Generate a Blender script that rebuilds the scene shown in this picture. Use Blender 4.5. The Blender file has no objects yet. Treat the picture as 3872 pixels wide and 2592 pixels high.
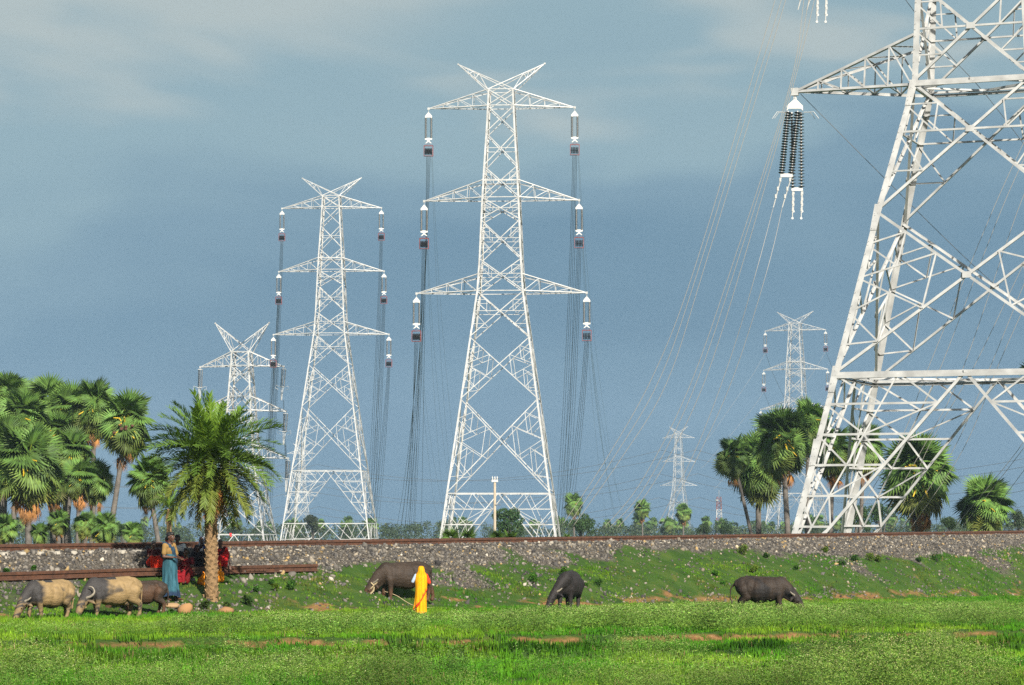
import bpy, math, random
import numpy as np
from mathutils import Vector, Matrix

random.seed(7)
RNG = np.random.default_rng(11)
scene = bpy.context.scene
COL = scene.collection

# ------------------------------------------------------------------ camera geometry
F, PW, PH, HOR = 10000.0, 3872.0, 2592.0, 1950.0
EZ = 3.3
AL = math.atan((HOR - PH / 2) / F)
CA, SA = math.cos(AL), math.sin(AL)

def ray(px, py):
    xc = (px - PW / 2) / F
    yc = (PH / 2 - py) / F
    return Vector((xc, CA - yc * SA, SA + yc * CA))

def at(px, py, Y):
    r = ray(px, py)
    return Vector((0, 0, EZ)) + r * (Y / r.y)

def zat(py, Y):
    return at(PW / 2, py, Y).z

# ------------------------------------------------------------------ terrain functions
T0 = np.array([-12.907, 66.667])
TD = np.array([37.72, 61.53]); TD = TD / np.hypot(*TD)      # along the track, near left to far right
NF = np.array([TD[1], -TD[0]])                              # from the track towards the field
E0 = np.array([-8.71, 45.0]); E1 = np.array([11.4, 58.9])   # front edge of the weedy terrace
ED = (E1 - E0) / np.hypot(*(E1 - E0)); EN = np.array([ED[1], -ED[0]])

def track(u, n):
    p = T0 + TD * u + NF * n
    return float(p[0]), float(p[1])

def un(x, y):
    dx, dy = x - T0[0], y - T0[1]
    return dx * TD[0] + dy * TD[1], dx * NF[0] + dy * NF[1]

def em(x, y):
    dx, dy = x - E0[0], y - E0[1]
    return dx * ED[0] + dy * ED[1], dx * EN[0] + dy * EN[1]

def _hash(ix, iy, s):
    h = np.sin(ix * 127.1 + iy * 311.7 + s * 74.7) * 43758.5453
    return h - np.floor(h)

def vnoise(x, y, s=0.0):
    x = np.asarray(x, float); y = np.asarray(y, float)
    ix, iy = np.floor(x), np.floor(y)
    fx, fy = x - ix, y - iy
    fx = fx * fx * (3 - 2 * fx); fy = fy * fy * (3 - 2 * fy)
    a = _hash(ix, iy, s); b = _hash(ix + 1, iy, s); c = _hash(ix, iy + 1, s); d = _hash(ix + 1, iy + 1, s)
    return (a * (1 - fx) + b * fx) * (1 - fy) + (c * (1 - fx) + d * fx) * fy

def fnoise(x, y, s=0.0):
    return 0.5 * vnoise(x, y, s) + 0.3 * vnoise(x * 2.1, y * 2.1, s + 3) + 0.2 * vnoise(x * 4.3, y * 4.3, s + 9)

def sstep(a, b, x):
    t = np.clip((x - a) / (b - a), 0, 1)
    return t * t * (3 - 2 * t)

BALLAST_Z = EZ - 0.93

def edge_m(x, y):
    e, m = em(x, y)
    return m + 1.1 * (fnoise(e * 0.22, m * 0.05, 5) - 0.5) + 0.45 * (vnoise(e * 1.3, 0.3, 8) - 0.5)

def gz(x, y):
    x = np.asarray(x, float); y = np.asarray(y, float)
    u, n = un(x, y)
    uc = np.clip(u, -20, 95)
    zg = -2.42 - 0.0187 * uc
    # field side
    n1 = n + 0.5 * (fnoise(u * 0.5, n * 0.5, 1) - 0.5)
    t = np.clip((n1 - 1.9) / 2.9, 0, 1)
    slope = -1.75 + (zg + 1.75) * (0.45 * t + 0.55 * t * t * (3 - 2 * t))
    top = -0.93 - (0.82 / 1.55) * np.clip(n - 0.35, 0, 1.55)
    zf = np.where(n < 1.7, top, np.where(n < 2.1, top + (slope - top) * sstep(1.7, 2.1, n), slope))
    m = edge_m(x, y)
    drop = 0.19 * sstep(-0.10, 0.22, m) + 0.10 * sstep(0.4, 6, m)
    e, _ = em(x, y)
    ridge = 0.16 * np.exp(-((m - 3.6) / 0.55) ** 2) * sstep(0.35, 0.6, fnoise(e * 0.12, 0.5, 21))
    fieldw = sstep(4.0, 6.0, n)
    zf = zf + (ridge - drop) * fieldw
    zf = zf + 0.10 * (fnoise(x * 0.9, y * 0.9, 2) - 0.5) * sstep(1.2, 3.0, n)
    # far side of the embankment and the plain beyond, falling gently away
    far = np.interp(y, [60, 200, 420, 600, 3000], [-4.6, -5.6, -10.0, -11.0, -36.0])
    b = np.interp(-n, [2.1, 4.0, 9.0], [0, 0.6, 1.0])
    zb = -0.93 + (far + 0.93) * b
    return EZ + np.where(n < -2.1, zb, zf)

def gh(x, y):
    return float(gz(np.array([x]), np.array([y]))[0])

def hit(px, py, y0=36.0, y1=170.0):
    """the ground point seen at a pixel of the photograph"""
    r = ray(px, py)
    ys = np.arange(y0, y1, 0.05)
    xs = r.x / r.y * ys
    zs = EZ + r.z / r.y * ys
    g = gz(xs, ys)
    k = np.nonzero(zs <= g)[0]
    i = int(k[0]) if len(k) else len(ys) - 1
    return Vector((float(xs[i]), float(ys[i]), float(g[i])))

# ------------------------------------------------------------------ object helpers
def tag(o, label=None, cat=None, group=None, kind=None):
    if label: o['label'] = label
    if cat: o['category'] = cat
    if group: o['group'] = group
    if kind: o['kind'] = kind
    return o

def empty(name, loc, label=None, cat=None, group=None, rz=0.0):
    o = bpy.data.objects.new(name, None)
    o.empty_display_size = 0.2
    COL.objects.link(o)
    o.location = loc
    o.rotation_euler = (0, 0, rz)
    return tag(o, label, cat, group)

def link(name, me, parent=None, mats=()):
    for m in mats:
        if m.name not in [k.name for k in me.materials if k]:
            me.materials.append(m)
    o = bpy.data.objects.new(name, me)
    COL.objects.link(o)
    if parent: o.parent = parent
    return o

def np_mesh(name, verts, faces, cols=None, smooth=False, mat_idx=None):
    """faces: (N,k) int array or list of such arrays"""
    me = bpy.data.meshes.new(name)
    if not isinstance(faces, (list, tuple)): faces = [faces]
    faces = [np.asarray(f, np.int32) for f in faces if len(f)]
    verts = np.asarray(verts, np.float32)
    me.vertices.add(len(verts))
    me.vertices.foreach_set('co', verts.ravel())
    nl = sum(f.size for f in faces); nf = sum(len(f) for f in faces)
    me.loops.add(nl)
    me.loops.foreach_set('vertex_index', np.concatenate([f.ravel() for f in faces]))
    me.polygons.add(nf)
    starts = []; o = 0
    for f in faces:
        starts.append(o + np.arange(len(f)) * f.shape[1]); o += f.size
    me.polygons.foreach_set('loop_start', np.concatenate(starts).astype(np.int32))
    if smooth: me.polygons.foreach_set('use_smooth', np.ones(nf, bool))
    if mat_idx is not None: me.polygons.foreach_set('material_index', np.asarray(mat_idx, np.int32))
    me.update(calc_edges=True)
    if cols is not None:
        a = me.color_attributes.new('Col', 'FLOAT_COLOR', 'POINT')
        c = np.ones((len(verts), 4), np.float32); c[:, :3] = cols
        a.data.foreach_set('color', c.ravel())
    me.validate()
    return me

class MB:
    """collects polygons into one mesh"""
    def __init__(self): self.v = []; self.f = []; self.m = []; self.c = []
    def add(self, vs, fs, mi=0, col=None):
        b = len(self.v)
        self.v += [tuple(p) for p in vs]
        self.f += [tuple(b + i for i in f) for f in fs]
        self.m += [mi] * len(fs)
        self.c += [col or (1, 1, 1)] * len(vs)
    def box(self, c, s, mi=0, R=None, col=None):
        x, y, z = s[0] / 2, s[1] / 2, s[2] / 2
        vs = [Vector(p) for p in ((-x,-y,-z),(x,-y,-z),(x,y,-z),(-x,y,-z),(-x,-y,z),(x,-y,z),(x,y,z),(-x,y,z))]
        if R: vs = [R @ p for p in vs]
        self.add([p + Vector(c) for p in vs], [(0,3,2,1),(4,5,6,7),(0,1,5,4),(1,2,6,5),(2,3,7,6),(3,0,4,7)], mi, col)
    def angle(self, p, q, w, t, out, mi=0):
        """an L-section steel angle from p to q; one flange lies in the face whose outward normal is out"""
        p, q, out = Vector(p), Vector(q), Vector(out)
        d = (q - p)
        if d.length < 1e-6: return
        d.normalize()
        b = out - d * out.dot(d)
        if b.length < 1e-5: b = d.orthogonal()
        b.normalize(); a = d.cross(b)
        if a.z < -1e-4 or (abs(a.z) <= 1e-4 and a.x < 0): a = -a
        b = -b
        sec = [(-w/2, 0), (w/2, 0), (w/2, t), (-w/2 + t, t), (-w/2 + t, w), (-w/2, w)]
        vs = [p + a * i + b * j for i, j in sec] + [q + a * i + b * j for i, j in sec]
        fs = [(i, (i + 1) % 6, (i + 1) % 6 + 6, i + 6) for i in range(6)] + [(5,4,3,2,1,0), (6,7,8,9,10,11)]
        self.add(vs, fs, mi)
    def tube(self, pts, rad, seg=8, mi=0, cap=True, col=None):
        pts = [Vector(p) for p in pts]
        if not hasattr(rad, '__len__'): rad = [rad] * len(pts)
        vs, fs = [], []
        prev = None
        for i, p in enumerate(pts):
            d = (pts[min(i + 1, len(pts) - 1)] - pts[max(i - 1, 0)])
            d = d.normalized() if d.length > 1e-9 else Vector((0, 0, 1))
            a = prev - d * prev.dot(d) if prev is not None else d.orthogonal()
            if a.length < 1e-6: a = d.orthogonal()
            a.normalize(); prev = a
            b = d.cross(a)
            for k in range(seg):
                t = 2 * math.pi * k / seg
                vs.append(p + (a * math.cos(t) + b * math.sin(t)) * rad[i])
        for i in range(len(pts) - 1):
            for k in range(seg):
                fs.append((i*seg + k, i*seg + (k+1) % seg, (i+1)*seg + (k+1) % seg, (i+1)*seg + k))
        if cap:
            fs.append(tuple(range(seg - 1, -1, -1)))
            fs.append(tuple((len(pts) - 1) * seg + k for k in range(seg)))
        self.add(vs, fs, mi, col)
    def lathe(self, o, prof, seg=10, axis=None, mi=0, mis=None):
        """prof: (radius, height) pairs along axis from o"""
        ax = Vector(axis or (0, 0, 1)).normalized()
        a = ax.orthogonal().normalized(); b = ax.cross(a)
        o = Vector(o)
        vs = [o + ax * h + (a * math.cos(2*math.pi*k/seg) + b * math.sin(2*math.pi*k/seg)) * r for r, h in prof for k in range(seg)]
        base = len(self.v)
        self.v += [tuple(p) for p in vs]; self.c += [(1, 1, 1)] * len(vs)
        for i in range(len(prof) - 1):
            for k in range(seg):
                self.f.append((base + i*seg + k, base + i*seg + (k+1) % seg, base + (i+1)*seg + (k+1) % seg, base + (i+1)*seg + k))
                self.m.append(mis[i] if mis else mi)
        self.f.append(tuple(base + k for k in range(seg - 1, -1, -1))); self.m.append(mis[0] if mis else mi)
        self.f.append(tuple(base + (len(prof)-1)*seg + k for k in range(seg))); self.m.append(mis[-1] if mis else mi)
    def plate(self, pts, th, out, mi=0):
        """a flat plate of outline pts and thickness th along out"""
        o = Vector(out).normalized() * th / 2
        n = len(pts)
        vs = [Vector(p) + o for p in pts] + [Vector(p) - o for p in pts]
        fs = [tuple(range(n)), tuple(range(2*n - 1, n - 1, -1))] + [(i, i + n, (i+1) % n + n, (i+1) % n) for i in range(n)]
        self.add(vs, fs, mi)
    def mesh(self, name, smooth=False, cols=False):
        me = bpy.data.meshes.new(name)
        me.from_pydata(self.v, [], self.f)
        if len(set(self.m)) > 1: me.polygons.foreach_set('material_index', self.m)
        if smooth: me.polygons.foreach_set('use_smooth', [True] * len(self.f))
        if cols:
            a = me.color_attributes.new('Col', 'FLOAT_COLOR', 'POINT')
            a.data.foreach_set('color', np.concatenate([np.asarray(self.c, np.float32), np.ones((len(self.c), 1), np.float32)], 1).ravel())
        me.update()
        return me
    def build(self, name, mats, parent=None, smooth=False, cols=False):
        return link(name, self.mesh(name, smooth, cols), parent, mats if isinstance(mats, (list, tuple)) else (mats,))

def copy_tree(o, parent=None):
    c = o.copy(); COL.objects.link(c)
    if parent: c.parent = parent
    for ch in list(o.children): copy_tree(ch, c)
    return c

def scatter(tv, tf, pos, R, col=None, tcol=None):
    """N copies of a template: verts (N*V,3), faces (N*F,k), colours per vertex"""
    tv = np.asarray(tv, float); tf = np.asarray(tf, np.int64)
    N, V = len(pos), len(tv)
    verts = np.einsum('nij,vj->nvi', R, tv) + np.asarray(pos)[:, None, :]
    faces = tf[None] + (np.arange(N) * V)[:, None, None]
    cols = None
    if col is not None:
        cols = np.repeat(np.asarray(col)[:, None, :], V, 1)
        if tcol is not None: cols = cols * np.asarray(tcol)[None]
        cols = cols.reshape(-1, 3)
    return verts.reshape(-1, 3), faces.reshape(-1, tf.shape[1]), cols

def rotz(a, s=1.0):
    a = np.asarray(a); n = len(a); s = np.broadcast_to(s, (n,))
    R = np.zeros((n, 3, 3)); c, t = np.cos(a) * s, np.sin(a) * s
    R[:, 0, 0] = c; R[:, 0, 1] = -t; R[:, 1, 0] = t; R[:, 1, 1] = c; R[:, 2, 2] = s
    return R

def rand_rot(n, s):
    q = RNG.normal(size=(n, 4)); q /= np.linalg.norm(q, axis=1)[:, None]
    w, x, y, z = q.T
    R = np.stack([1-2*(y*y+z*z), 2*(x*y-z*w), 2*(x*z+y*w), 2*(x*y+z*w), 1-2*(x*x+z*z), 2*(y*z-x*w), 2*(x*z-y*w), 2*(y*z+x*w), 1-2*(x*x+y*y)], 1).reshape(n, 3, 3)
    return R * np.asarray(s)[:, None, None]

def cat(parts):
    """join (verts, faces, cols) triples"""
    vs, fs, cs, o = [], {}, [], 0
    for v, f, c in parts:
        vs.append(v); cs.append(c if c is not None else np.ones((len(v), 3)))
        for g_ in (f if isinstance(f, (list, tuple)) else [f]): fs.setdefault(g_.shape[1], []).append(g_ + o)
        o += len(v)
    return np.concatenate(vs), [np.concatenate(x) for x in fs.values()], np.concatenate(cs)

# ------------------------------------------------------------------ materials
ALB = .80   # common albedo scale for the exposure used
def mat(name, col=(.5, .5, .5), rough=.7, metal=0.0, vcol=False, noise=0.0, nscale=8.0, bump=0.0, bscale=30.0, spec=None, trans=0.0, obj_coord=True):
    m = bpy.data.materials.new(name); m.use_nodes = True
    nt = m.node_tree; N, L = nt.nodes, nt.links
    p = N['Principled BSDF']; out = N['Material Output']
    p.inputs['Roughness'].default_value = rough
    p.inputs['Metallic'].default_value = metal
    if spec is not None: p.inputs['Specular IOR Level'].default_value = spec
    src = None
    if vcol:
        a = N.new('ShaderNodeVertexColor'); a.layer_name = 'Col'; src = a.outputs['Color']
    else:
        rgb = N.new('ShaderNodeRGB'); rgb.outputs[0].default_value = (*col, 1); src = rgb.outputs[0]
    tc = N.new('ShaderNodeTexCoord')
    if noise:
        nz = N.new('ShaderNodeTexNoise'); nz.inputs['Scale'].default_value = nscale; nz.inputs['Detail'].default_value = 5
        L.new(tc.outputs['Object'], nz.inputs['Vector'])
        mr = N.new('ShaderNodeMapRange'); mr.inputs['From Min'].default_value = .3; mr.inputs['From Max'].default_value = .7
        mr.inputs['To Min'].default_value = 1 - noise; mr.inputs['To Max'].default_value = 1 + noise
        L.new(nz.outputs['Fac'], mr.inputs['Value'])
        mx = N.new('ShaderNodeVectorMath'); mx.operation = 'SCALE'
        L.new(src, mx.inputs[0]); L.new(mr.outputs[0], mx.inputs['Scale']); src = mx.outputs[0]
    sc_ = N.new('ShaderNodeVectorMath'); sc_.operation = 'SCALE'; sc_.inputs['Scale'].default_value = ALB; L.new(src, sc_.inputs[0]); src = sc_.outputs[0]
    L.new(src, p.inputs['Base Color'])
    if bump:
        nb = N.new('ShaderNodeTexNoise'); nb.inputs['Scale'].default_value = bscale; nb.inputs['Detail'].default_value = 6
        L.new(tc.outputs['Object'], nb.inputs['Vector'])
        bp = N.new('ShaderNodeBump'); bp.inputs['Strength'].default_value = bump; bp.inputs['Distance'].default_value = .05
        L.new(nb.outputs['Fac'], bp.inputs['Height']); L.new(bp.outputs[0], p.inputs['Normal'])
    if trans:
        tr = N.new('ShaderNodeBsdfTranslucent'); L.new(src, tr.inputs['Color'])
        ms = N.new('ShaderNodeMixShader'); ms.inputs[0].default_value = trans
        L.new(p.outputs[0], ms.inputs[1]); L.new(tr.outputs[0], ms.inputs[2]); L.new(ms.outputs[0], out.inputs['Surface'])
    return m

M = dict(
    steel=mat('galvanised_steel', (.46, .465, .455), .45, 0.0, noise=.22, nscale=1.1, spec=.35),
    steel_dull=mat('dull_galvanised_steel', (.60, .60, .56), .6, 0.0, noise=.10, nscale=.5, spec=.25),
    white=mat('white_painted_fitting', (.62, .62, .60), .5),
    disc=mat('dark_glazed_porcelain', (.012, .010, .010), .18),
    cap=mat('zinc_cap', (.55, .55, .53), .4),
    red=mat('red_painted_steel', (.20, .032, .024), .5),
    sheave=mat('black_rubber_sheave', (.012, .012, .013), .6),
    wire=mat('dull_aluminium_strand', (.10, .10, .095), .7),
    wirelight=mat('bright_aluminium_strand', (.36, .34, .30), .5),
    leaf=mat('leaf_green', vcol=True, rough=.55, spec=.25, trans=.22),
    grass=mat('grass_blade', vcol=True, rough=.8, spec=.1, trans=.25),
    bark=mat('palm_bark', (.13, .115, .10), .95, noise=.35, nscale=3.0, bump=.6, bscale=14),
    dryleaf=mat('dry_palm_leaf', vcol=True, rough=.8, spec=.1, trans=.15),
    stalk=mat('yellow_leaf_stalk', (.60, .42, .03), .5),
    rust=mat('rusty_rail_steel', (.085, .034, .016), .85, noise=.4, nscale=6, bump=.2),
    stone=mat('broken_stone', vcol=True, rough=.95, spec=.15),
    concrete=mat('weathered_concrete', (.40, .37, .31), .95, noise=.2, nscale=5),
    pole=mat('concrete_pole', (.40, .34, .25), .95, noise=.15, nscale=2),
    skin=mat('brown_skin', (.085, .034, .017), .6, noise=.1),
    hair=mat('black_hair', (.008, .007, .007), .6),
    greyhair=mat('grey_hair', (.16, .15, .15), .8),
    hide=mat('buffalo_hide', vcol=True, rough=.7, spec=.3, noise=.18, nscale=6, bump=.35, bscale=18),
    horn=mat('buffalo_horn', (.24, .21, .16), .6, noise=.3, nscale=12),
    rope=mat('straw_rope', (.42, .33, .19), .9, noise=.3, nscale=30),
    cloth=mat('dyed_cotton', vcol=True, rough=.85, spec=.15, noise=.10, nscale=9),
    eye=mat('eye_white', (.5, .48, .45), .3),
    redwhite=mat('mast_paint', vcol=True, rough=.6),
)
# ------------------------------------------------------------------ camera
cam = bpy.data.cameras.new('camera'); co = bpy.data.objects.new('camera', cam); COL.objects.link(co)
cam.sensor_fit = 'HORIZONTAL'; cam.sensor_width = 36.0; cam.lens = 36.0 * F / PW
cam.clip_start = 1.0; cam.clip_end = 20000
co.location = (0, 0, EZ); co.rotation_euler = (math.pi / 2 + AL, 0, 0)
scene.camera = co

# ------------------------------------------------------------------ light and sky
SUN_EL, SUN_AZ = math.radians(34), math.radians(22)      # azimuth measured from behind the camera towards the right
sd = Vector((math.sin(SUN_AZ) * math.cos(SUN_EL), -math.cos(SUN_AZ) * math.cos(SUN_EL), math.sin(SUN_EL)))
sun = bpy.data.lights.new('sun', 'SUN'); so = bpy.data.objects.new('sun', sun); COL.objects.link(so)
sun.energy = 5.0; sun.angle = math.radians(.5); sun.color = (1.0, .93, .82)
so.rotation_euler = sd.to_track_quat('Z', 'Y').to_euler()

w = bpy.data.worlds.new('World'); scene.world = w; w.use_nodes = True
nt = w.node_tree; N, L = nt.nodes, nt.links; N.clear()
out = N.new('ShaderNodeOutputWorld')
sky = N.new('ShaderNodeTexSky'); sky.sky_type = 'NISHITA'; sky.sun_disc = False
sky.sun_elevation = SUN_EL; sky.sun_rotation = math.radians(180) - SUN_AZ
bg1 = N.new('ShaderNodeBackground'); bg1.inputs['Strength'].default_value = .05
L.new(sky.outputs[0], bg1.inputs['Color'])
tc = N.new('ShaderNodeTexCoord'); sp = N.new('ShaderNodeSeparateXYZ'); L.new(tc.outputs['Generated'], sp.inputs[0])
ramp = N.new('ShaderNodeValToRGB'); cr = ramp.color_ramp; cr.interpolation = 'EASE'
mrz = N.new('ShaderNodeMapRange'); mrz.inputs['From Min'].default_value = 0; mrz.inputs['From Max'].default_value = .2
# storm cloud bank: the dark slate base and the paler top, broken by soft noise
mp = N.new('ShaderNodeMapping'); mp.inputs['Scale'].default_value = (5, 2, 16); mp.inputs['Location'].default_value = (1.7, 0, .35)
L.new(tc.outputs['Generated'], mp.inputs[0])
n1 = N.new('ShaderNodeTexNoise'); n1.inputs['Scale'].default_value = 1.0; n1.inputs['Detail'].default_value = 4; n1.inputs['Roughness'].default_value = .45; n1.inputs['Distortion'].default_value = .5
L.new(mp.outputs[0], n1.inputs['Vector'])
ma = N.new('ShaderNodeMath'); ma.operation = 'MULTIPLY_ADD'; ma.inputs[1].default_value = .22
L.new(n1.outputs['Fac'], ma.inputs[0]); L.new(sp.outputs['Z'], ma.inputs[2])
ms = N.new('ShaderNodeMath'); ms.operation = 'SUBTRACT'; ms.inputs[1].default_value = .118; L.new(ma.outputs[0], ms.inputs[0])
# the bank is a little paler to the left
mx = N.new('ShaderNodeMath'); mx.operation = 'MULTIPLY_ADD'; mx.inputs[1].default_value = -.10; L.new(sp.outputs['X'], mx.inputs[0]); L.new(ms.outputs[0], mx.inputs[2])
mp2 = N.new('ShaderNodeMapping'); mp2.inputs['Scale'].default_value = (5, 3, 26); mp2.inputs['Location'].default_value = (4.2, 1.0, 2.1); L.new(tc.outputs['Generated'], mp2.inputs[0])
n2 = N.new('ShaderNodeTexNoise'); n2.inputs['Scale'].default_value = 1.0; n2.inputs['Detail'].default_value = 2; n2.inputs['Roughness'].default_value = .5; n2.inputs['Distortion'].default_value = .8; L.new(mp2.outputs[0], n2.inputs['Vector'])
c1_ = N.new('ShaderNodeMapRange'); c1_.interpolation_type = 'SMOOTHSTEP'; c1_.inputs['From Min'].default_value = .40; c1_.inputs['From Max'].default_value = .72; c1_.inputs['To Max'].default_value = .05; L.new(n2.outputs['Fac'], c1_.inputs['Value'])
c2_ = N.new('ShaderNodeMapRange'); c2_.interpolation_type = 'SMOOTHSTEP'; c2_.inputs['From Min'].default_value = .085; c2_.inputs['From Max'].default_value = .165; L.new(sp.outputs['Z'], c2_.inputs['Value'])
c3_ = N.new('ShaderNodeMapRange'); c3_.interpolation_type = 'SMOOTHSTEP'; c3_.inputs['From Min'].default_value = -.12; c3_.inputs['From Max'].default_value = .06; c3_.inputs['To Min'].default_value = .25; L.new(sp.outputs['X'], c3_.inputs['Value'])
c4_ = N.new('ShaderNodeMath'); c4_.operation = 'MULTIPLY'; L.new(c1_.outputs[0], c4_.inputs[0]); L.new(c3_.outputs[0], c4_.inputs[1])
cm = N.new('ShaderNodeMath'); cm.operation = 'MULTIPLY_ADD'; L.new(c4_.outputs[0], cm.inputs[0]); L.new(c2_.outputs[0], cm.inputs[1]); L.new(mx.outputs[0], cm.inputs[2]); mx = cm
L.new(mx.outputs[0], mrz.inputs['Value']); L.new(mrz.outputs[0], ramp.inputs[0])
cr.elements[0].position = 0; cr.elements[1].position = 1
for pos, c in ((0, (.072, .144, .212)), (.30, (.090, .168, .236)), (.55, (.124, .206, .268)), (.80, (.182, .270, .312)), (1.0, (.285, .335, .340))):
    if pos in (0, 1.0): e = cr.elements[0 if pos == 0 else -1]
    else: e = cr.elements.new(pos)
    e.color = (*c, 1)
bg2 = N.new('ShaderNodeBackground'); bg2.inputs['Strength'].default_value = .78; L.new(ramp.outputs[0], bg2.inputs['Color'])
mry = N.new('ShaderNodeMapRange'); mry.interpolation_type = 'SMOOTHSTEP'; mry.inputs['From Min'].default_value = -.1; mry.inputs['From Max'].default_value = .7
L.new(sp.outputs['Y'], mry.inputs['Value'])
mix = N.new('ShaderNodeMixShader'); L.new(mry.outputs[0], mix.inputs[0]); L.new(bg1.outputs[0], mix.inputs[1]); L.new(bg2.outputs[0], mix.inputs[2])
L.new(mix.outputs[0], out.inputs['Surface'])

vs = scene.view_settings; vs.view_transform = 'Standard'; vs.look = 'None'; vs.exposure = .98; vs.gamma = 1; vs.use_curve_mapping = False
scene.render.engine = 'CYCLES'
cy = scene.cycles; cy.use_denoising = False; cy.max_bounces = 6; cy.diffuse_bounces = 2; cy.glossy_bounces = 2; cy.transmission_bounces = 2
cy.volume_bounces = 0; cy.sample_clamp_direct = 1.1; cy.sample_clamp_indirect = 1.0; cy.transparent_max_bounces = 4
try: cy.denoiser = 'OPENIMAGEDENOISE'; cy.denoising_input_passes = 'RGB_ALBEDO_NORMAL'
except Exception: pass

# ------------------------------------------------------------------ ground sheet
def grow(a, b, step, r, n):
    out, s, x = [], step, b
    for _ in range(n):
        s *= r; x += s; out.append(x)
    return out
xs = np.arange(-24, 44, .2); ys = np.arange(31, 136, .2)
xr = np.array(grow(0, xs[-1], .2, 1.22, 42)); xl = -np.array(grow(0, -xs[0], .2, 1.22, 42))[::-1]
yf = np.array(grow(0, ys[-1], .2, 1.2, 42)); yn = np.array([-60, -30, -10, 0, 10, 18, 23, 27, 29.5])
xs = np.concatenate([xl, xs, xr]); ys = np.concatenate([yn, ys, yf])
xs = xs[(xs > -2600) & (xs < 2600)]; ys = ys[ys < 3200]
GX, GY = np.meshgrid(xs, ys)
GZ = gz(GX, GY)
near = sstep(0, 1, 1 - np.abs(0))  # constant helper
GZ = GZ + np.where((GY < 140), .05 * (fnoise(GX * 3.1, GY * 3.1, 4) - .5), 0)
nx, ny = len(xs), len(ys)
idx = np.arange(nx * ny).reshape(ny, nx)
gf = np.stack([idx[:-1, :-1], idx[:-1, 1:], idx[1:, 1:], idx[1:, :-1]], -1).reshape(-1, 4)
U, NN = un(GX, GY); Mm = edge_m(GX, GY)
def ballast_w(u, n):
    b = sstep(.55, -.25, n - np.interp(u, [0, 12, 25, 60], [1.5, 1.1, .75, 1.55]) + 1.9 * (fnoise(u * .35, n * .6, 31) - .45)) * sstep(-4.5, -2.6, n)
    spill = sstep(.52, .72, fnoise(u * .28, n * .35, 33)) * sstep(4.2, 2.6, n) * sstep(-1, 0, n)
    return np.clip(b + .8 * spill, 0, 1)
def earth_w(x, y):
    u, n = un(x, y); m = edge_m(x, y)
    e_ = em(x, y)[0]; face = np.exp(-((m - .08) / .12) ** 2) * sstep(.36, .52, .5 * fnoise(e_ * .25, .2, 41) + .5 * fnoise(e_ * 1.3, m * 2.0, 42)) * .85
    toe = np.exp(-((n - 4.5) / .5) ** 2) * sstep(.44, .58, .6 * fnoise(u * .3, n * .8, 43) + .4 * fnoise(u * 1.5, n * 2.2, 44)) * .9
    bits = sstep(.64, .76, .6 * fnoise(x * .55, y * .35, 45) + .4 * fnoise(x * 2.2, y * 1.6, 46)) * .6 * sstep(1.5, 4, n)
    stub = .6 * np.exp(-((m - .8) / .5) ** 2) * sstep(.54, .68, fnoise(em(x, y)[0] * .16, .2, 47))
    return np.clip(face + toe + bits + .7 * stub, 0, 1)
WB = ballast_w(U, NN); WE = earth_w(GX, GY) * (1 - WB)
zone = np.stack([WB, WE, fnoise(GX * .4, GY * .25, 51)], -1).reshape(-1, 3)
gme = np_mesh('ground', np.stack([GX, GY, GZ], -1).reshape(-1, 3), gf, zone, smooth=True)
gm = bpy.data.materials.new('field_soil_and_turf'); gm.use_nodes = True
nt = gm.node_tree; N, L = nt.nodes, nt.links; p = N['Principled BSDF']; p.inputs['Roughness'].default_value = .95; p.inputs['Specular IOR Level'].default_value = .1
vc = N.new('ShaderNodeVertexColor'); vc.layer_name = 'Col'; sx = N.new('ShaderNodeSeparateColor'); L.new(vc.outputs[0], sx.inputs[0])
tc = N.new('ShaderNodeTexCoord')
def nz(scale, det=6, rough=.6):
    n = N.new('ShaderNodeTexNoise'); n.inputs['Scale'].default_value = scale; n.inputs['Detail'].default_value = det; n.inputs['Roughness'].default_value = rough
    L.new(tc.outputs['Object'], n.inputs['Vector']); return n
def rampn(src, stops):
    r = N.new('ShaderNodeValToRGB'); e = r.color_ramp.elements
    for i, (pp, c) in enumerate(stops):
        el = e[i] if i < 2 else e.new(pp)
        el.position = pp; el.color = (*c, 1)
    L.new(src, r.inputs[0]); return r
def mixc(f, a, b):
    m = N.new('ShaderNodeMix'); m.data_type = 'RGBA'; L.new(f, m.inputs['Factor']); L.new(a, m.inputs['A']); L.new(b, m.inputs['B']); return m.outputs['Result']
turf = rampn(nz(1.3).outputs['Fac'], [(.3, (.026, .060, .012)), (.7, (.070, .110, .022)), (.5, (.042, .088, .015))])
earth = rampn(nz(5).outputs['Fac'], [(.3, (.14, .070, .030)), (.7, (.32, .185, .080)), (.5, (.23, .125, .052))])
grav = rampn(nz(16, 3).outputs['Fac'], [(.35, (.045, .040, .034)), (.65, (.17, .145, .115)), (.5, (.09, .08, .066))])
def soft(src, k=.45):
    n = nz(7, 5); a = N.new('ShaderNodeMath'); a.operation = 'MULTIPLY_ADD'; a.inputs[1].default_value = k; L.new(n.outputs['Fac'], a.inputs[0]); L.new(src, a.inputs[2])
    r = N.new('ShaderNodeMapRange'); r.inputs['From Min'].default_value = .5; r.inputs['From Max'].default_value = .9; L.new(a.outputs[0], r.inputs['Value']); return r.outputs[0]
c1 = mixc(soft(sx.outputs['Green']), turf.outputs[0], earth.outputs[0])
c2 = mixc(soft(sx.outputs['Red']), c1, grav.outputs[0])
sc_ = N.new('ShaderNodeVectorMath'); sc_.operation = 'SCALE'; sc_.inputs['Scale'].default_value = ALB; L.new(c2, sc_.inputs[0]); L.new(sc_.outputs[0], p.inputs['Base Color'])
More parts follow.
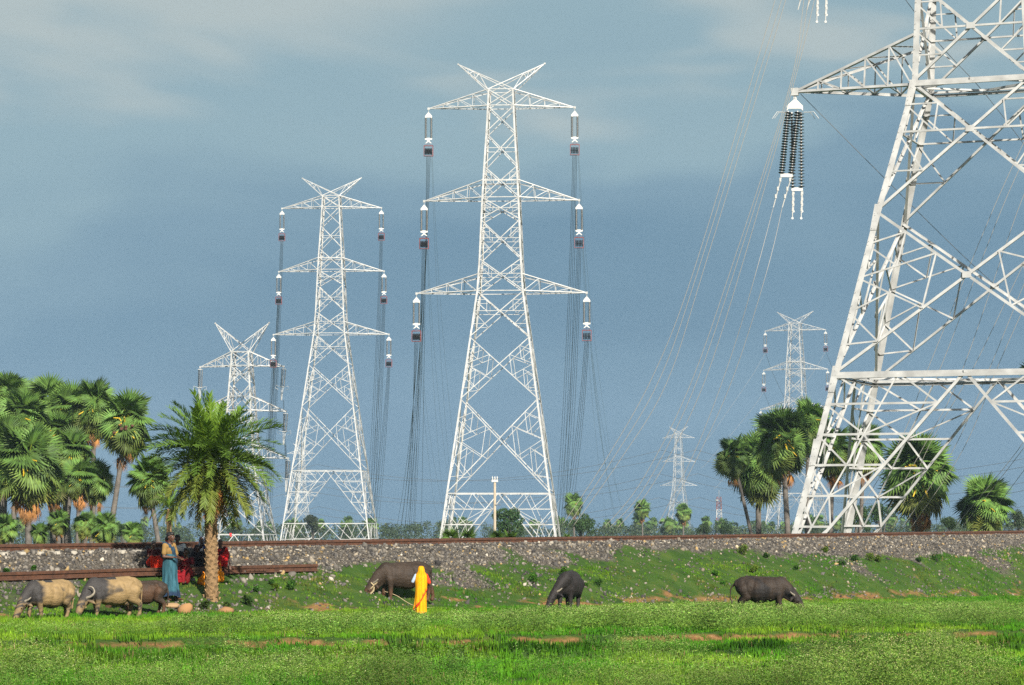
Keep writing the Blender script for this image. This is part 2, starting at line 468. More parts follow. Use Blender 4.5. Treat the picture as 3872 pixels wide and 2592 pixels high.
bp = N.new('ShaderNodeBump'); bp.inputs['Strength'].default_value = .7; bp.inputs['Distance'].default_value = .06
L.new(nz(14).outputs['Fac'], bp.inputs['Height']); L.new(bp.outputs[0], p.inputs['Normal'])
tag(link('ground', gme, None, (gm,)), kind='structure')

# ------------------------------------------------------------------ broken stone of the railway bed
def ico(jit, seed, sub=0):
    t = (1 + 5 ** .5) / 2
    v = np.array([(-1,t,0),(1,t,0),(-1,-t,0),(1,-t,0),(0,-1,t),(0,1,t),(0,-1,-t),(0,1,-t),(t,0,-1),(t,0,1),(-t,0,-1),(-t,0,1)], float) / 1.902
    f = np.array([(0,11,5),(0,5,1),(0,1,7),(0,7,10),(0,10,11),(1,5,9),(5,11,4),(11,10,2),(10,7,6),(7,1,8),(3,9,4),(3,4,2),(3,2,6),(3,6,8),(3,8,9),(4,9,5),(2,4,11),(6,2,10),(8,6,7),(9,8,1)])
    r = np.random.default_rng(seed)
    return v * (1 + jit * r.normal(size=(12, 1))) + .12 * jit * r.normal(size=(12, 3)), f

def in_view(x, y, z, pad=.03):
    zc = y * CA + (z - EZ) * SA
    sx_ = x / np.maximum(zc, .1) * F / PW; sy_ = (-(y * SA) + (z - EZ) * CA) / np.maximum(zc, .1) * F / PH
    return (np.abs(sx_) < .5 + pad + 2.5 / np.maximum(y, 1)) & (sy_ > -.5 - pad - .4 / np.maximum(y, 1) * 60) & (y > 30)

parts = []
n = 70000
u = RNG.uniform(-8, 92, n); nn = RNG.uniform(-.6, 4.6, n)
keep = RNG.uniform(size=n) < np.where(nn < 2.0, 1, .55) * np.clip(ballast_w(u, nn) + .42 * sstep(.45, .62, fnoise(u * .6, nn * .7, 35)), .09, 1) ** 1.15
u, nn = u[keep], nn[keep]
px_ = T0[0] + TD[0] * u + NF[0] * nn; py_ = T0[1] + TD[1] * u + NF[1] * nn; pz_ = gz(px_, py_)
k = in_view(px_, py_, pz_); px_, py_, pz_ = px_[k], py_[k], pz_[k]
n = len(px_)
s = np.clip(np.exp(RNG.normal(-3.22, .38, n)), .018, .12)
pal = np.array([(.15, .138, .12), (.10, .094, .088), (.21, .19, .16), (.065, .062, .060), (.28, .24, .18), (.34, .24, .11), (.44, .40, .33)])
ci = RNG.choice(len(pal), n, p=[.28, .24, .19, .15, .08, .04, .02])
col = pal[ci] * RNG.uniform(.55, 1.22, (n, 1))
for j in range(4):
    v, f = ico(.22, 60 + j); v = v * np.array([1, .8, .62])
    q = np.arange(n) % 4 == j
    parts.append(scatter(v, f, np.stack([px_, py_, pz_ + .012], 1)[q], rand_rot(q.sum(), s[q]), col[q]))
v, f, c = cat(parts)
tag(link('ballast_stones', np_mesh('ballast_stones', v, f, c), None, (M['stone'],)), kind='stuff')

# ------------------------------------------------------------------ rails and sleepers
def rail(n0, z0, ua, ub, h=.165, name='rail', label=None, jit=0.0, joints=()):
    sec = [(-.066, 0), (.066, 0), (.066, .012), (.012, .03), (.010, .115), (.034, .125), (.034, h - .006), (.026, h), (-.026, h), (-.034, h - .006), (-.034, .125), (-.010, .115), (-.012, .03), (-.066, .012)]
    k = h / .165
    us = np.linspace(ua, ub, max(2, int((ub - ua) / 2.5)))
    vs, fs = [], []
    for i, uu in enumerate(us):
        off = jit * math.sin(uu * .37) + jit * .5 * math.sin(uu * 1.1)
        for a, b in sec:
            x, y = track(uu, n0 + a * k); vs.append((x, y, z0(uu) + b + off))
    S = len(sec)
    for i in range(len(us) - 1):
        for q in range(S): fs.append((i*S + q, i*S + (q+1) % S, (i+1)*S + (q+1) % S, (i+1)*S + q))
    fs.append(tuple(range(S))); fs.append(tuple((len(us)-1)*S + q for q in range(S-1, -1, -1)))
    root = empty(name, (0, 0, 0), label, 'rail')
    b = MB(); b.add(vs, fs); b.build('rail_bar', M['rust'], root)
    for uj in joints:
        b = MB(); x, y = track(uj, n0 + .055); a = math.atan2(TD[1], TD[0])
        b.box((x, y, z0(uj) + .075), (.9, .035, .075), R=Matrix.Rotation(a, 3, 'Z'))
        for q in (-.3, -.1, .1, .3):
            xx, yy = track(uj + q, n0 + .075); b.lathe((xx, yy, z0(uj) + .075), [(.018, 0), (.018, .02)], 6, (NF[0], NF[1], 0))
        b.build('fish_plate', M['rust'], root)
    return root
rail(0, lambda u: BALLAST_Z + .004, -20, 110, .175, label='long rusty rail in use along the top of the stone bed, nearer of two', joints=(1.2, 14.0, 26.4, 39))
rail(-1.74, lambda u: BALLAST_Z + .004, -20, 110, .175, label='second rusty rail of the track, hidden behind the nearer one')
LR = 1.62
us_ = np.linspace(-10, 30, 200); xy_ = T0[None] + TD[None] * us_[:, None] + NF[None] * LR
lz_ = gz(xy_[:, 0], xy_[:, 1])
# spare rail lying on the shoulder: it ends short of the grazing buffalo
uend = min(np.linspace(-5, 40, 900), key=lambda q: abs(track(q, LR)[0] / track(q, LR)[1] * F + PW / 2 - 1200))
lz = np.poly1d(np.polyfit(us_, lz_, 1))
rail(LR, lambda u: float(lz(u)) + .03, -12, uend, .20, label='spare rusty rail lying on the stones below the track, ending in mid slope', jit=.008, joints=(8.5,))
sl = None
for i in range(70):
    uu = -10 + i * .65
    x, y = track(uu, -.87)
    if sl is None:
        b = MB(); b.add([(-.12,-1.36,0),(.12,-1.36,0),(.12,1.36,0),(-.12,1.36,0),(-.085,-1.33,.16),(.085,-1.33,.16),(.085,1.33,.16),(-.085,1.33,.16)], [(0,3,2,1),(4,5,6,7),(0,1,5,4),(1,2,6,5),(2,3,7,6),(3,0,4,7)])
        sl = b.build('railway_sleeper', M['concrete']); o = sl
    else:
        o = sl.copy(); COL.objects.link(o)
    o.location = (x, y, BALLAST_Z - .145 - (.05 if i > 26 else 0)); o.rotation_euler = (0, 0, math.atan2(TD[1], TD[0]) + random.uniform(-.02, .02))
    tag(o, 'pale concrete sleeper half buried in the stones under the rail', 'sleeper', 'concrete sleepers of the railway track')

# ------------------------------------------------------------------ grass and weeds
def blades(nb, h, wd, spread, seed, lean=.35):
    r = np.random.default_rng(seed); v, f, c = [], [], []
    for i in range(nb):
        a = r.uniform(0, 2*math.pi); p0 = np.array([r.normal() * spread, r.normal() * spread, -.01]); hh = h * r.uniform(.6, 1.25)
        d = np.array([math.cos(a), math.sin(a), 0]); s_ = np.array([-d[1], d[0], 0]) * wd * .5
        l = r.uniform(.1, 1) * lean * hh
        b = len(v); mid = p0 + d * l * .4 + np.array([0, 0, hh * .6]); tip = p0 + d * l + np.array([0, 0, hh])
        v += [p0 - s_, p0 + s_, mid + s_ * .8, mid - s_ * .8, tip]; f += [(b, b+1, b+2), (b, b+2, b+3), (b+3, b+2, b+4)]
        k = r.uniform(.8, 1.2); c += [(k*.8,)*3]*2 + [(k,)*3]*2 + [(k*1.15,)*3]
    return np.array(v), np.array(f), np.array(c)

def weed(h, nl, nfl, seed, wide=.5, leaf=.055, fls=.019):
    """a branching weed: thin stems, small leaves and pale flower heads at the top"""
    r = np.random.default_rng(seed); v, f, c = [], [], []
    G = np.array([.100, .205, .042]); FL = np.array([.54, .58, .30])
    def quad(p, d, up, l, w_, col):
        s_ = np.cross(d, up); s_ = s_ / (np.linalg.norm(s_) + 1e-9) * w_ * .5
        b = len(v); v.extend([p, p + d * l * .5 + s_, p + d * l, p + d * l * .5 - s_]); f.extend([(b, b+1, b+2), (b, b+2, b+3)]); c.extend([col]*4)
    nst = 4
    for i in range(nst):
        a = r.uniform(0, 6.28); t = r.uniform(.1, .5)
        d = np.array([math.cos(a)*t, math.sin(a)*t, 1.0]); d /= np.linalg.norm(d)
        quad(np.array([0, 0, -.02]), d, np.array([math.cos(a+1), math.sin(a+1), .1]), h * r.uniform(.7, 1), .008, G * .8)
    for i in range(nl):
        z = h * (r.uniform(.02, .95)); rad = wide * h * (.35 + .65 * (z / h)) * math.sqrt(r.uniform(0, 1))
        a = r.uniform(0, 6.28); p = np.array([math.cos(a) * rad, math.sin(a) * rad, z])
        d = r.normal(size=3); d[2] = abs(d[2]) * .4 - .1; d /= np.linalg.norm(d)
        quad(p, d, np.array([0, 0, 1.]) + r.normal(size=3) * .5, leaf * r.uniform(.7, 1.5), leaf * .45, G * r.uniform(.7, 1.5) * np.array([r.uniform(.9, 1.3), 1, .9]))
    for i in range(nfl):
        a = r.uniform(0, 6.28); rad = wide * h * math.sqrt(r.uniform(0, 1)); z = h * (1.04 - .35 * (rad / (wide * h)) ** 2 + r.normal() * .05)
        p = np.array([math.cos(a) * rad, math.sin(a) * rad, z]); d = r.normal(size=3); d /= np.linalg.norm(d)
        quad(p, d, r.normal(size=3), fls, fls, FL * r.uniform(.7, 1.15))
    return np.array(v), np.array(f), np.array(c)

def sample(n, xr_, yr_):
    x = RNG.uniform(*xr_, n); y = RNG.uniform(*yr_, n); z = gz(x, y)
    k = in_view(x, y, z); return x[k], y[k], z[k]

# short turf
x, y, z = sample(380000, (-14, 34), (33, 132))
u, nn = un(x, y); m = edge_m(x, y)
d = 1 - ballast_w(u, nn) * 1.25
d = d * (1 - .80 * earth_w(x, y)) * sstep(1.3, 2.4, nn)
d *= np.where(nn < 5, .22 + .75 * sstep(.36, .60, fnoise(x * .7, y * .5, 61)), 1)
d = np.maximum(d, .30 * sstep(1.6, 2.6, nn)); d *= np.interp(y, [40, 70, 130], [1, .8, .55])
k = RNG.uniform(size=len(x)) < d
x, y, z, nn, m = x[k], y[k], z[k], nn[k], m[k]
g = fnoise(x * .35, y * .22, 63); g2 = fnoise(x * 1.5, y * 1.1, 64)
ca_ = np.array([.066, .215, .010]); cb_ = np.array([.160, .290, .018]); cd_ = np.array([.034, .115, .009])
colr = ca_ + (cb_ - ca_) * sstep(.35, .65, g)[:, None]; colr = colr + (cd_ - colr) * (sstep(.55, .75, g2) * .75)[:, None]
sl_ = (sstep(.42, .62, fnoise(x * .8, y * .6, 67)) * sstep(5.5, 4.2, nn))[:, None]; colr = colr * (1 - .75 * sl_) + np.array([.105, .115, .028]) * .75 * sl_
colr *= 1.15
colr *= (1 - .38 * np.exp(-((m - 3.4) / .9) ** 2) * (m > 0) + .25 * np.exp(-((m - 6.5) / 1.8) ** 2) - .25 * sstep(.55, .7, fnoise(m * .9, em(x, y)[0] * .1, 66)) * (m > 0))[:, None]
colr = np.where((RNG.uniform(size=len(x)) < .035)[:, None], np.array([.24, .19, .075]), colr) * RNG.uniform(.75, 1.3, (len(x), 1))
hs = np.where(nn < 5, .75, np.where(m > 0, 1.15, .9)) * (.55 + .9 * sstep(.3, .75, g2))
parts = []
for j in range(4):
    v, f, c = blades(7, .085, .017, .06, 70 + j)
    q = np.arange(len(x)) % 4 == j
    parts.append(scatter(v, f, np.stack([x, y, z], 1)[q], rotz(RNG.uniform(0, 6.28, q.sum()), hs[q] * RNG.uniform(.7, 1.3, q.sum())), colr[q], c))
v, f, c = cat(parts); NG = len(x)
tag(link('grass', np_mesh('grass', v, f, c), None, (M['grass'],)), 'short bright green grass on the slope and in the field', 'grass', kind='stuff')

# pale flowering weeds
x, y, z = sample(80000, (-14, 34), (33, 112))
u, nn = un(x, y); m = edge_m(x, y); e, _ = em(x, y)
band = sstep(5.0, 6.0, nn + 1.2 * (fnoise(u * .4, .3, 81) - .5)) * sstep(.25, -.5, m) * (.22 + .78 * sstep(.36, .58, fnoise(x * .8, y * .5, 82)))
lowf = sstep(.5, 1.2, m) * sstep(.50, .66, fnoise(x * .42, y * .2, 83) + np.interp(y, [38, 42, 47, 53], [.05, .0, -.03, -.05])) * .85
d = np.clip(band * (1 - .72 * sstep(-2.6, -.1, m)) + lowf, 0, 1)
k = RNG.uniform(size=len(x)) < d * .80
x, y, z, m, nn = x[k], y[k], z[k], m[k], nn[k]
hs = np.where(m < 0, .30 + .17 * np.exp(-((m + 1.6) / 1.6) ** 2), .22) * np.clip(np.exp(RNG.normal(0, .30, len(x))), .5, 1.9) * (.70 + .6 * sstep(.35, .7, fnoise(x * .5, y * .3, 84)))
hs *= np.where(m < 0, sstep(5.0, 7.5, nn) * .5 + .5, 1)
# the animals stand on short turf: the weeds start in front of them
def pix(x, y, z):
    zc = y * CA + (z - EZ) * SA
    return PW / 2 + x / zc * F, PH / 2 - (-(y * SA) + (z - EZ) * CA) / zc * F
wx_, wy_ = pix(x, y, z + hs * 1.05)
lim = np.interp(wx_, [0, 560, 760, 1500, 1700, 2050, 2300, 2650, 3050, 3872], [2346, 2346, 2320, 2308, 2316, 2292, 2290, 2272, 2272, 2274]) + 46 * (fnoise(wx_ * .012, y * .6, 88) - .5) + 8
wx_, by_ = pix(x, y, z)
room = (by_ - lim) / F * y
k = room > .035
hs = np.minimum(hs, np.maximum(room, .03) * RNG.uniform(.85, 1.15, len(x)))
x, y, z, m, nn, hs = x[k], y[k], z[k], m[k], nn[k], hs[k]
g = fnoise(x * .3, y * .2, 85)
wc = (np.array([1.5, 1.38, 1.35]) * (1 - sstep(.40, .62, g))[:, None] + np.array([.62, .85, .62]) * sstep(.40, .62, g)[:, None])
wc = np.where((m < 0)[:, None], np.array([1.50, 1.42, 1.30]) * (.62 + .55 * sstep(.35, .65, fnoise(x * .9, y * .5, 92)))[:, None] * RNG.uniform(.75, 1.25, (len(x), 1)), wc * RNG.uniform(.75, 1.2, (len(x), 1)))
parts = []
for j in range(5):
    v, f, c = weed(1.0, 96, 15 if j < 3 else 6, 90 + j, wide=.62, leaf=.098, fls=.026)
    q = np.arange(len(x)) % 5 == j
    parts.append(scatter(v, f, np.stack([x, y, z], 1)[q], rotz(RNG.uniform(0, 6.28, q.sum()), hs[q]), wc[q], c))
# taller feathery clumps in the foreground
TALL = [weed(1.0, 380, 55, 120 + j, wide=.62, leaf=.062, fls=.016) for j in range(3)]
tp, ts, tcl = [], [], []
for ic_, (cx_, cy_, rx, ry, hh, nn_) in enumerate(((3420, 2545, 420, 120, .72, 150), (3150, 2470, 170, 55, .55, 36), (3560, 2440, 160, 50, .60, 34), (2300, 2560, 260, 40, .42, 34), (1450, 2560, 260, 60, .55, 54), (640, 2570, 360, 50, .48, 50), (90, 2520, 170, 90, .55, 34), (1120, 2480, 220, 30, .36, 24), (240, 2490, 160, 24, .40, 16), (2560, 2540, 240, 44, .45, 34), (2880, 2575, 260, 40, .5, 34), (1750, 2585, 200, 30, .45, 20))):
    for _ in range(nn_):
        a, q = RNG.uniform(0, 6.28), math.sqrt(RNG.uniform(0, 1)); pp_ = hit(cx_ + rx * q * math.cos(a), cy_ + ry * q * math.sin(a) + 70, 32)
        tp.append(tuple(pp_)); tcl.append(ic_); ts.append(hh * RNG.uniform(.55, 1.15) * (1.15 - .5 * q))
tp = np.array(tp); ts = np.array(ts); tcl = np.array(tcl)
for j in range(3):
    v, f, c = TALL[j]; q = np.arange(len(tp)) % 3 == j
    parts.append(scatter(v, f, tp[q], rotz(RNG.uniform(0, 6.28, q.sum()), ts[q]), np.array([1.25, 1.15, 1.0]) * (RNG.uniform(.8, 1.25, len(tp)) * np.where(tcl % 3 == 1, .62, 1.0))[q][:, None], c))
v, f, c = cat(parts); NWD = len(x)
tag(link('weeds', np_mesh('weeds', v, f, c), None, (M['grass'],)), 'pale green weeds with tiny white flowers across the field', 'weeds', kind='stuff')

# dry stubble along the terrace foot
x, y, z = sample(40000, (-14, 34), (40, 70)); m = edge_m(x, y); e, _ = em(x, y)
k = RNG.uniform(size=len(x)) < np.exp(-((m - .9) / .55) ** 2) * sstep(.52, .64, fnoise(e * .16, .2, 47)) * .5
x, y, z = x[k], y[k], z[k]
v, f, c = blades(3, .12, .016, .05, 99, .3)
v, f, c = scatter(v, f, np.stack([x, y, z], 1), rotz(RNG.uniform(0, 6.28, len(x)), RNG.uniform(.6, 1.4, len(x))), np.array([.46, .35, .17]) * RNG.uniform(.7, 1.2, (len(x), 1)), c)
tag(link('stubble', np_mesh('stubble', v, f, c), None, (M['grass'],)), 'dry straw coloured stubble below the terrace edge', 'stubble', kind='stuff')
print('grass', NG, 'weeds', NWD, 'stubble', len(x))
# ------------------------------------------------------------------ lattice pylons
def lerp(a, b, t): return a + (b - a) * t

class Pylon:
    """local frame: x along the cross arms, y away from the viewer, z up; prof = (z, half width) pairs"""
    def __init__(self, prof, dr, wl, wb, arms_out):
        self.pz = [p[0] for p in prof][::-1]; self.pw = [p[1] for p in prof][::-1]
        self.dr, self.wl, self.wb = dr, wl, wb
        self.ao = arms_out
        self.parts = {}
    def hw(self, z): return float(np.interp(z, self.pz, self.pw))
    def corner(self, i, z):
        h = self.hw(z); d = h * self.dr
        return Vector(((-h, h, h, -h)[i], (-d, -d, d, d)[i], z))
    def mb(self, key): return self.parts.setdefault(key, MB())
    def legs(self, zs):
        for i in range(4):
            b = self.mb(('leg', i))
            c = self.corner(i, zs[0]); o = Vector((c.x, c.y, 0)).normalized()
            sx, sy = (1 if c.x > 0 else -1), (1 if c.y > 0 else -1)
            for z0, z1 in zip(zs[:-1], zs[1:]):
                p, q = self.corner(i, z0), self.corner(i, z1)
                w, t = self.wl, self.wl * .14
                # L section with its heel at the corner of the tower
                vs = []
                for P in (p, q):
                    for a, bb in ((0, 0), (w, 0), (w, t), (t, t), (t, w), (0, w)):
                        vs.append(P + Vector((-sx * a, -sy * bb, 0)))
                b.add(vs, [(k, (k+1) % 6, (k+1) % 6 + 6, k + 6) for k in range(6)] + [(5,4,3,2,1,0), (6,7,8,9,10,11)])
    FACES = ((0, 1, (0, -1, 0)), (1, 2, (1, 0, 0)), (2, 3, (0, 1, 0)), (3, 0, (-1, 0, 0)))
    def bar(self, key, p, q, k=1.0, out=(0, -1, 0)):
        w = self.wb * k
        self.mb(key).angle(p, q, w, w * .16, out)
    def panel(self, kind, zt, zb, **kw):
        for fi, (ia, ib, out) in enumerate(self.FACES):
            key = ('face_bracing', fi)
            o = Vector(out)
            A = lambda z: self.corner(ia, z) + o * -.02
            B = lambda z: self.corner(ib, z) + o * -.02
            bar = lambda p, q, k=1.0: self.bar(key, p, q, k, out)
            if kind == 'H': bar(A(zt), B(zt), 1.05)
            elif kind in ('X', 'X1', 'X2'):
                wt, wb = self.hw(zt), self.hw(zb); t = wt / (wt + wb); zc = lerp(zt, zb, t); C = (A(zc) + B(zc)) / 2
                o2 = o * -self.wb * .5
                bar(A(zt), B(zb), 1.1); bar(B(zt) + o2, A(zb) + o2, 1.1)
                if kw.get('hc'): bar(A(zc), B(zc), .8)
                for P in (A, B):
                    tl, bl = P(zt), P(zb)
                    U = lambda f: lerp(tl, C, f)
                    D = lambda f: lerp(bl, C, f)
                    lz = lambda f: P(lerp(zt, zb, f))
                    if kind == 'X1':
                        bar(lz(t), C, .75) if not kw.get('hc') else None
                        bar(lz(t * .45), U(.45), .6); bar(lz(t + (1 - t) * .5), D(.5), .6)
                        Hm = lerp(lz(t), C, .5); bar(U(.45), Hm, .6); bar(lz(t * .45), Hm, .6)
                        bar(lz(t), D(.5), .6)
                    if kind == 'X2':
                        l1, l2, l3, l4 = lz(t * .5), lz(t), lz(t + (1 - t) * .36), lz(t + (1 - t) * .7)
                        U1, U2, D1, D2 = U(1/3), U(2/3), D(1/3), D(2/3)
                        m1, m2 = lerp(l2, U2, .5), lerp(l2, D2, .48)
                        for a_, b_ in ((l1, U1), (U1, m1), (l1, m1), (l2, U2), (U2, D2), (l2, D2), (l3, m2), (m2, D1), (l3, D1), (l4, D1)): bar(a_, b_, .65)
            elif kind == 'K':
                apex = (A(zt) + B(zt)) / 2
                zf = kw['zfoot']; nh = kw['n']
                bar(A(zt), B(zt), 1.25)
                for P in (A, B):
                    foot = P(zf)
                    g = lambda z: lerp(apex, foot, (zt - z) / (zt - zf))
                    bar(apex, lerp(apex, foot, min(1, (zt - zb) / (zt - zf))), 1.15)
                    zs = [lerp(zt, zb, (i + 1) / nh) for i in range(nh)]
                    rows = [(P(zt), lerp(P(zt), apex, .5), apex)] + [(P(z), lerp(P(z), g(z), .5), g(z)) for z in zs]
                    for i, (a_, m_, b_) in enumerate(rows[1:]):
                        if (a_ - b_).length < self.wb * 2: continue
                        bar(a_, b_, .85)
                        pa, pm, pb = rows[i]
                        if i % 2 == 0: bar(pa, m_, .7); bar(m_, pm, .65); bar(pm, b_, .7)
                        else: bar(pa, m_, .7); bar(pm, m_, .6); bar(m_, pb, .6)
    def arm(self, side, zb, zt, tipx, tipz, n=4, idx=0):
        key = ('cross_arm', idx)
        i_f, i_r = (0, 3) if side < 0 else (1, 2)
        bf, br, tf, tr = self.corner(i_f, zb), self.corner(i_r, zb), self.corner(i_f, zt), self.corner(i_r, zt)
        tip = Vector((side * tipx, 0, tipz))
        for P, kk in ((bf, 1.1), (br, 1.1), (tf, 1.1), (tr, 1.1)):
            self.bar(key, P, tip, kk, (0, -1 if P.y < 0 else 1, .3))
        for b0, t0, out in ((bf, tf, (0, -1, 0)), (br, tr, (0, 1, 0))):
            pts = [(lerp(b0, tip, f), lerp(t0, tip, f)) for f in [i / n for i in range(n)]]
            for i in range(1, n):
                self.bar(key, pts[i][0], pts[i][1], .6, out)
            for i in range(n - 1):
                self.bar(key, pts[i + 1][1], pts[i][0], .6, out)
        pts = [(lerp(bf, tip, f), lerp(br, tip, f)) for f in [i / n for i in range(n)]]
        for i in range(1, n):
            self.bar(key, pts[i][0], pts[i][1], .6, (0, 0, -1)); self.bar(key, pts[i - 1][0], pts[i][1], .55, (0, 0, -1))
        pts = [(lerp(tf, tip, f), lerp(tr, tip, f)) for f in [i / n for i in range(n)]]
        for i in range(1, n):
            self.bar(key, pts[i][0], pts[i][1], .55, (0, 0, 1)); self.bar(key, pts[i - 1][1], pts[i][0], .5, (0, 0, 1))
        b = self.mb(key)
        b.box(tip + Vector((0, 0, -.1 * self.wl)), (self.wl * 1.2, self.wl * .7, self.wl * 1.3))
        b.lathe(tip + Vector((0, 0, -.75 * self.wl)), [(.18*self.wl, -.6*self.wl), (.18*self.wl, .3*self.wl)], 6)
    def horn(self, side, z, tipx, tipz, idx):
        key = ('earth_wire_horn', idx)
        near_f, near_r, far_f, far_r = (0, 3, 1, 2) if side < 0 else (1, 2, 0, 3)
        tip = Vector((side * tipx, 0, tipz))
        for P in (near_f, near_r, far_f, far_r):
            c = self.corner(P, z); self.bar(key, c, tip, 1.0, (0, -1 if c.y < 0 else 1, .1))
        for nf_, ff_, out in ((near_f, far_f, (0, -1, 0)), (near_r, far_r, (0, 1, 0))):
            a, b = self.corner(nf_, z), self.corner(ff_, z)
            fr = [.42, .62, .8]
            pa = [lerp(a, tip, f) for f in [0] + fr]; pb = [lerp(b, tip, .5 + f * .5) for f in (.25, .45, .68)]
            for i in range(3):
                self.bar(key, pa[i], pb[i], .55, out); self.bar(key, pb[i], pa[i + 1], .55, out)
        self.mb(key).box(tip, (self.wl * .9,) * 3)
    def build(self, root, m):
        for (name, i), b in self.parts.items():
            b.build(name, m, root)

# suspension pylon, measured on the middle one (25 px to the metre)
ZS = lambda py: (HOR - py) / 25.0
def suspension(sc, root, m, wl=.42, wb=.20, low=True):
    k = sc
    pts = [(334,49),(396.5,52),(501,57),(628.6,65),(683,68),(749,71.5),(834,75),(982,81),(1041.6,85),(1105,89),(1280.5,113),(1514.7,145),(1868,193.5),(2159,233.5),(2330,257)]
    P = Pylon([(ZS(a) * k, b / 25 * k) for a, b in pts], 1.0, wl, wb, None)
    z = lambda py: ZS(py) * k
    P.legs([z(a) for a, _ in pts])
    P.panel('X', z(334), z(396.5), hc=False); P.panel('H', z(334), 0); P.panel('H', z(396.5), 0)
    P.panel('X', z(396.5), z(501)); P.panel('X', z(501), z(628.6), hc=True)
    P.panel('X1', z(628.6), z(749), hc=True); P.panel('H', z(683), 0); P.panel('H', z(749), 0)
    P.panel('X1', z(749), z(834)); P.panel('X1', z(834), z(982)); P.panel('X1', z(982), z(1105), hc=True); P.panel('H', z(1105), 0)
    P.panel('X1', z(1105), z(1280.5)); P.panel('X2', z(1280.5), z(1514.7)); P.panel('X2', z(1514.7), z(1868))
    P.panel('K', z(1868), z(2159), zfoot=z(2159), n=5)
    P.panel('K', z(2159), z(2330), zfoot=z(2420), n=2)
    i = 0
    for zb, zt, tx, tz in ((396.5, 334, 279, 400), (749, 683, 295, 755), (1105, 1041.6, 323.5, 1108)):
        for s in (-1, 1):
            P.arm(s, z(zb), z(zt), tx / 25 * k, z(tz), 4, i); i += 1
    for j, s in enumerate((-1, 1)): P.horn(s, z(334), 165.5 / 25 * k, z(231), j)
    P.build(root, m)
    return P
TIPS = [(-279, 400), (279, 400), (-295, 755), (295, 755), (-323.5, 1108), (323.5, 1108)]

def place(root_xy, rz, dz, pt):
    """local pylon point to world"""
    c, s = math.cos(rz), math.sin(rz)
    return Vector((root_xy[0] + pt[0] * c - pt[1] * s, root_xy[1] + pt[0] * s + pt[1] * c, dz + pt[2]))

# ------------------------------------------------------------------ insulators, pulleys
def disc_string(b, p, q, n, r, seg=8, cp=.34):
    """a cap and pin string from p down to q: dark sheds on pale caps"""
    p, q = Vector(p), Vector(q); ax = q - p; Lh = ax.length / n
    prof, mi = [], []
    for i in range(n):
        h = i * Lh
        prof += [(r * cp, h), (r * (cp + .04), h + Lh * .42), (r * .50, h + Lh * .48), (r, h + Lh * .62), (r * .96, h + Lh * .74), (r * .44, h + Lh * .82), (r * cp, h + Lh * .98)]
        mi += [1, 1, 0, 0, 0, 0, 1]
    b.lathe(p, prof, seg, ax, 0, mi[:len(prof) - 1] + [1])

def suspension_set(name, length, gap, n, r, root):
    """yoke plate, two strings and the forked lower fitting, hanging from the origin"""
    y0 = -length * .075; y1 = y0 - length * .13; y2 = -length * .83
    b = MB(); b.lathe((0, 0, y0), [(.035, 0), (.035, -y0)], 6)
    b.plate([(-.10, 0, y0 + .12), (.10, 0, y0 + .12), (gap/2 + .12, 0, y1 + .22), (gap/2 + .12, 0, y1), (-gap/2 - .12, 0, y1), (-gap/2 - .12, 0, y1 + .22)], .09, (0, 1, 0))
    b.build('yoke_plate', M['white'], root)
    for s in (-1, 1):
        b = MB(); disc_string(b, (s * gap/2, 0, y1), (s * gap/2, 0, y2), n, r, cp=.50); b.build('disc_string', (M['disc'], M['cap']), root)
    b = MB(); g = gap/2 + .13; h = length - (-y2)
    b.plate([(-g, 0, y2), (g, 0, y2), (g, 0, y2 - h*.35), (g*.25, 0, y2 - h*.45), (g*.35, 0, y2 - h*.62), (g*.95, 0, y2 - h), (g*.6, 0, y2 - h), (0, 0, y2 - h*.72), (-g*.6, 0, y2 - h), (-g*.95, 0, y2 - h), (-g*.35, 0, y2 - h*.62), (-g*.25, 0, y2 - h*.45), (-g, 0, y2 - h*.35)], .09, (0, 1, 0))
    b.build('forked_fitting', M['white'], root)

def pulley(root, w, h):
    b = MB(); t = w * .045
    for s in (-1, 1):
        for yy in (-w*.25, w*.25): b.box((s * w/2, yy, -h*.55), (t, t, h*.9))
    for zz in (-h*.1, -h): 
        for yy in (-w*.25, w*.25): b.box((0, yy, zz), (w + t, t, t))
        for s in (-1, 1): b.box((s * w/2, 0, zz), (t*.95, w*.5 - t, t*.95))
    b.tube([(-w/2, 0, -h*.1), (0, 0, .12), (w/2, 0, -h*.1)], t*.4, 5)
    b.build('pulley_frame', M['red'], root)
    for i in range(5):
        x = (i - 2) * w * .17
        b = MB(); b.lathe((x - w*.055, 0, -h*.6), [(h*.28, 0), (h*.31, w*.03), (h*.24, w*.055), (h*.31, w*.08), (h*.28, w*.11)], 12, (1, 0, 0))
        b.build('pulley_wheel', M['sheave'], root)
    b = MB(); b.lathe((-w/2, 0, -h*.6), [(.04, 0), (.04, w)], 6, (1, 0, 0)); b.build('pulley_axle', M['cap'], root)

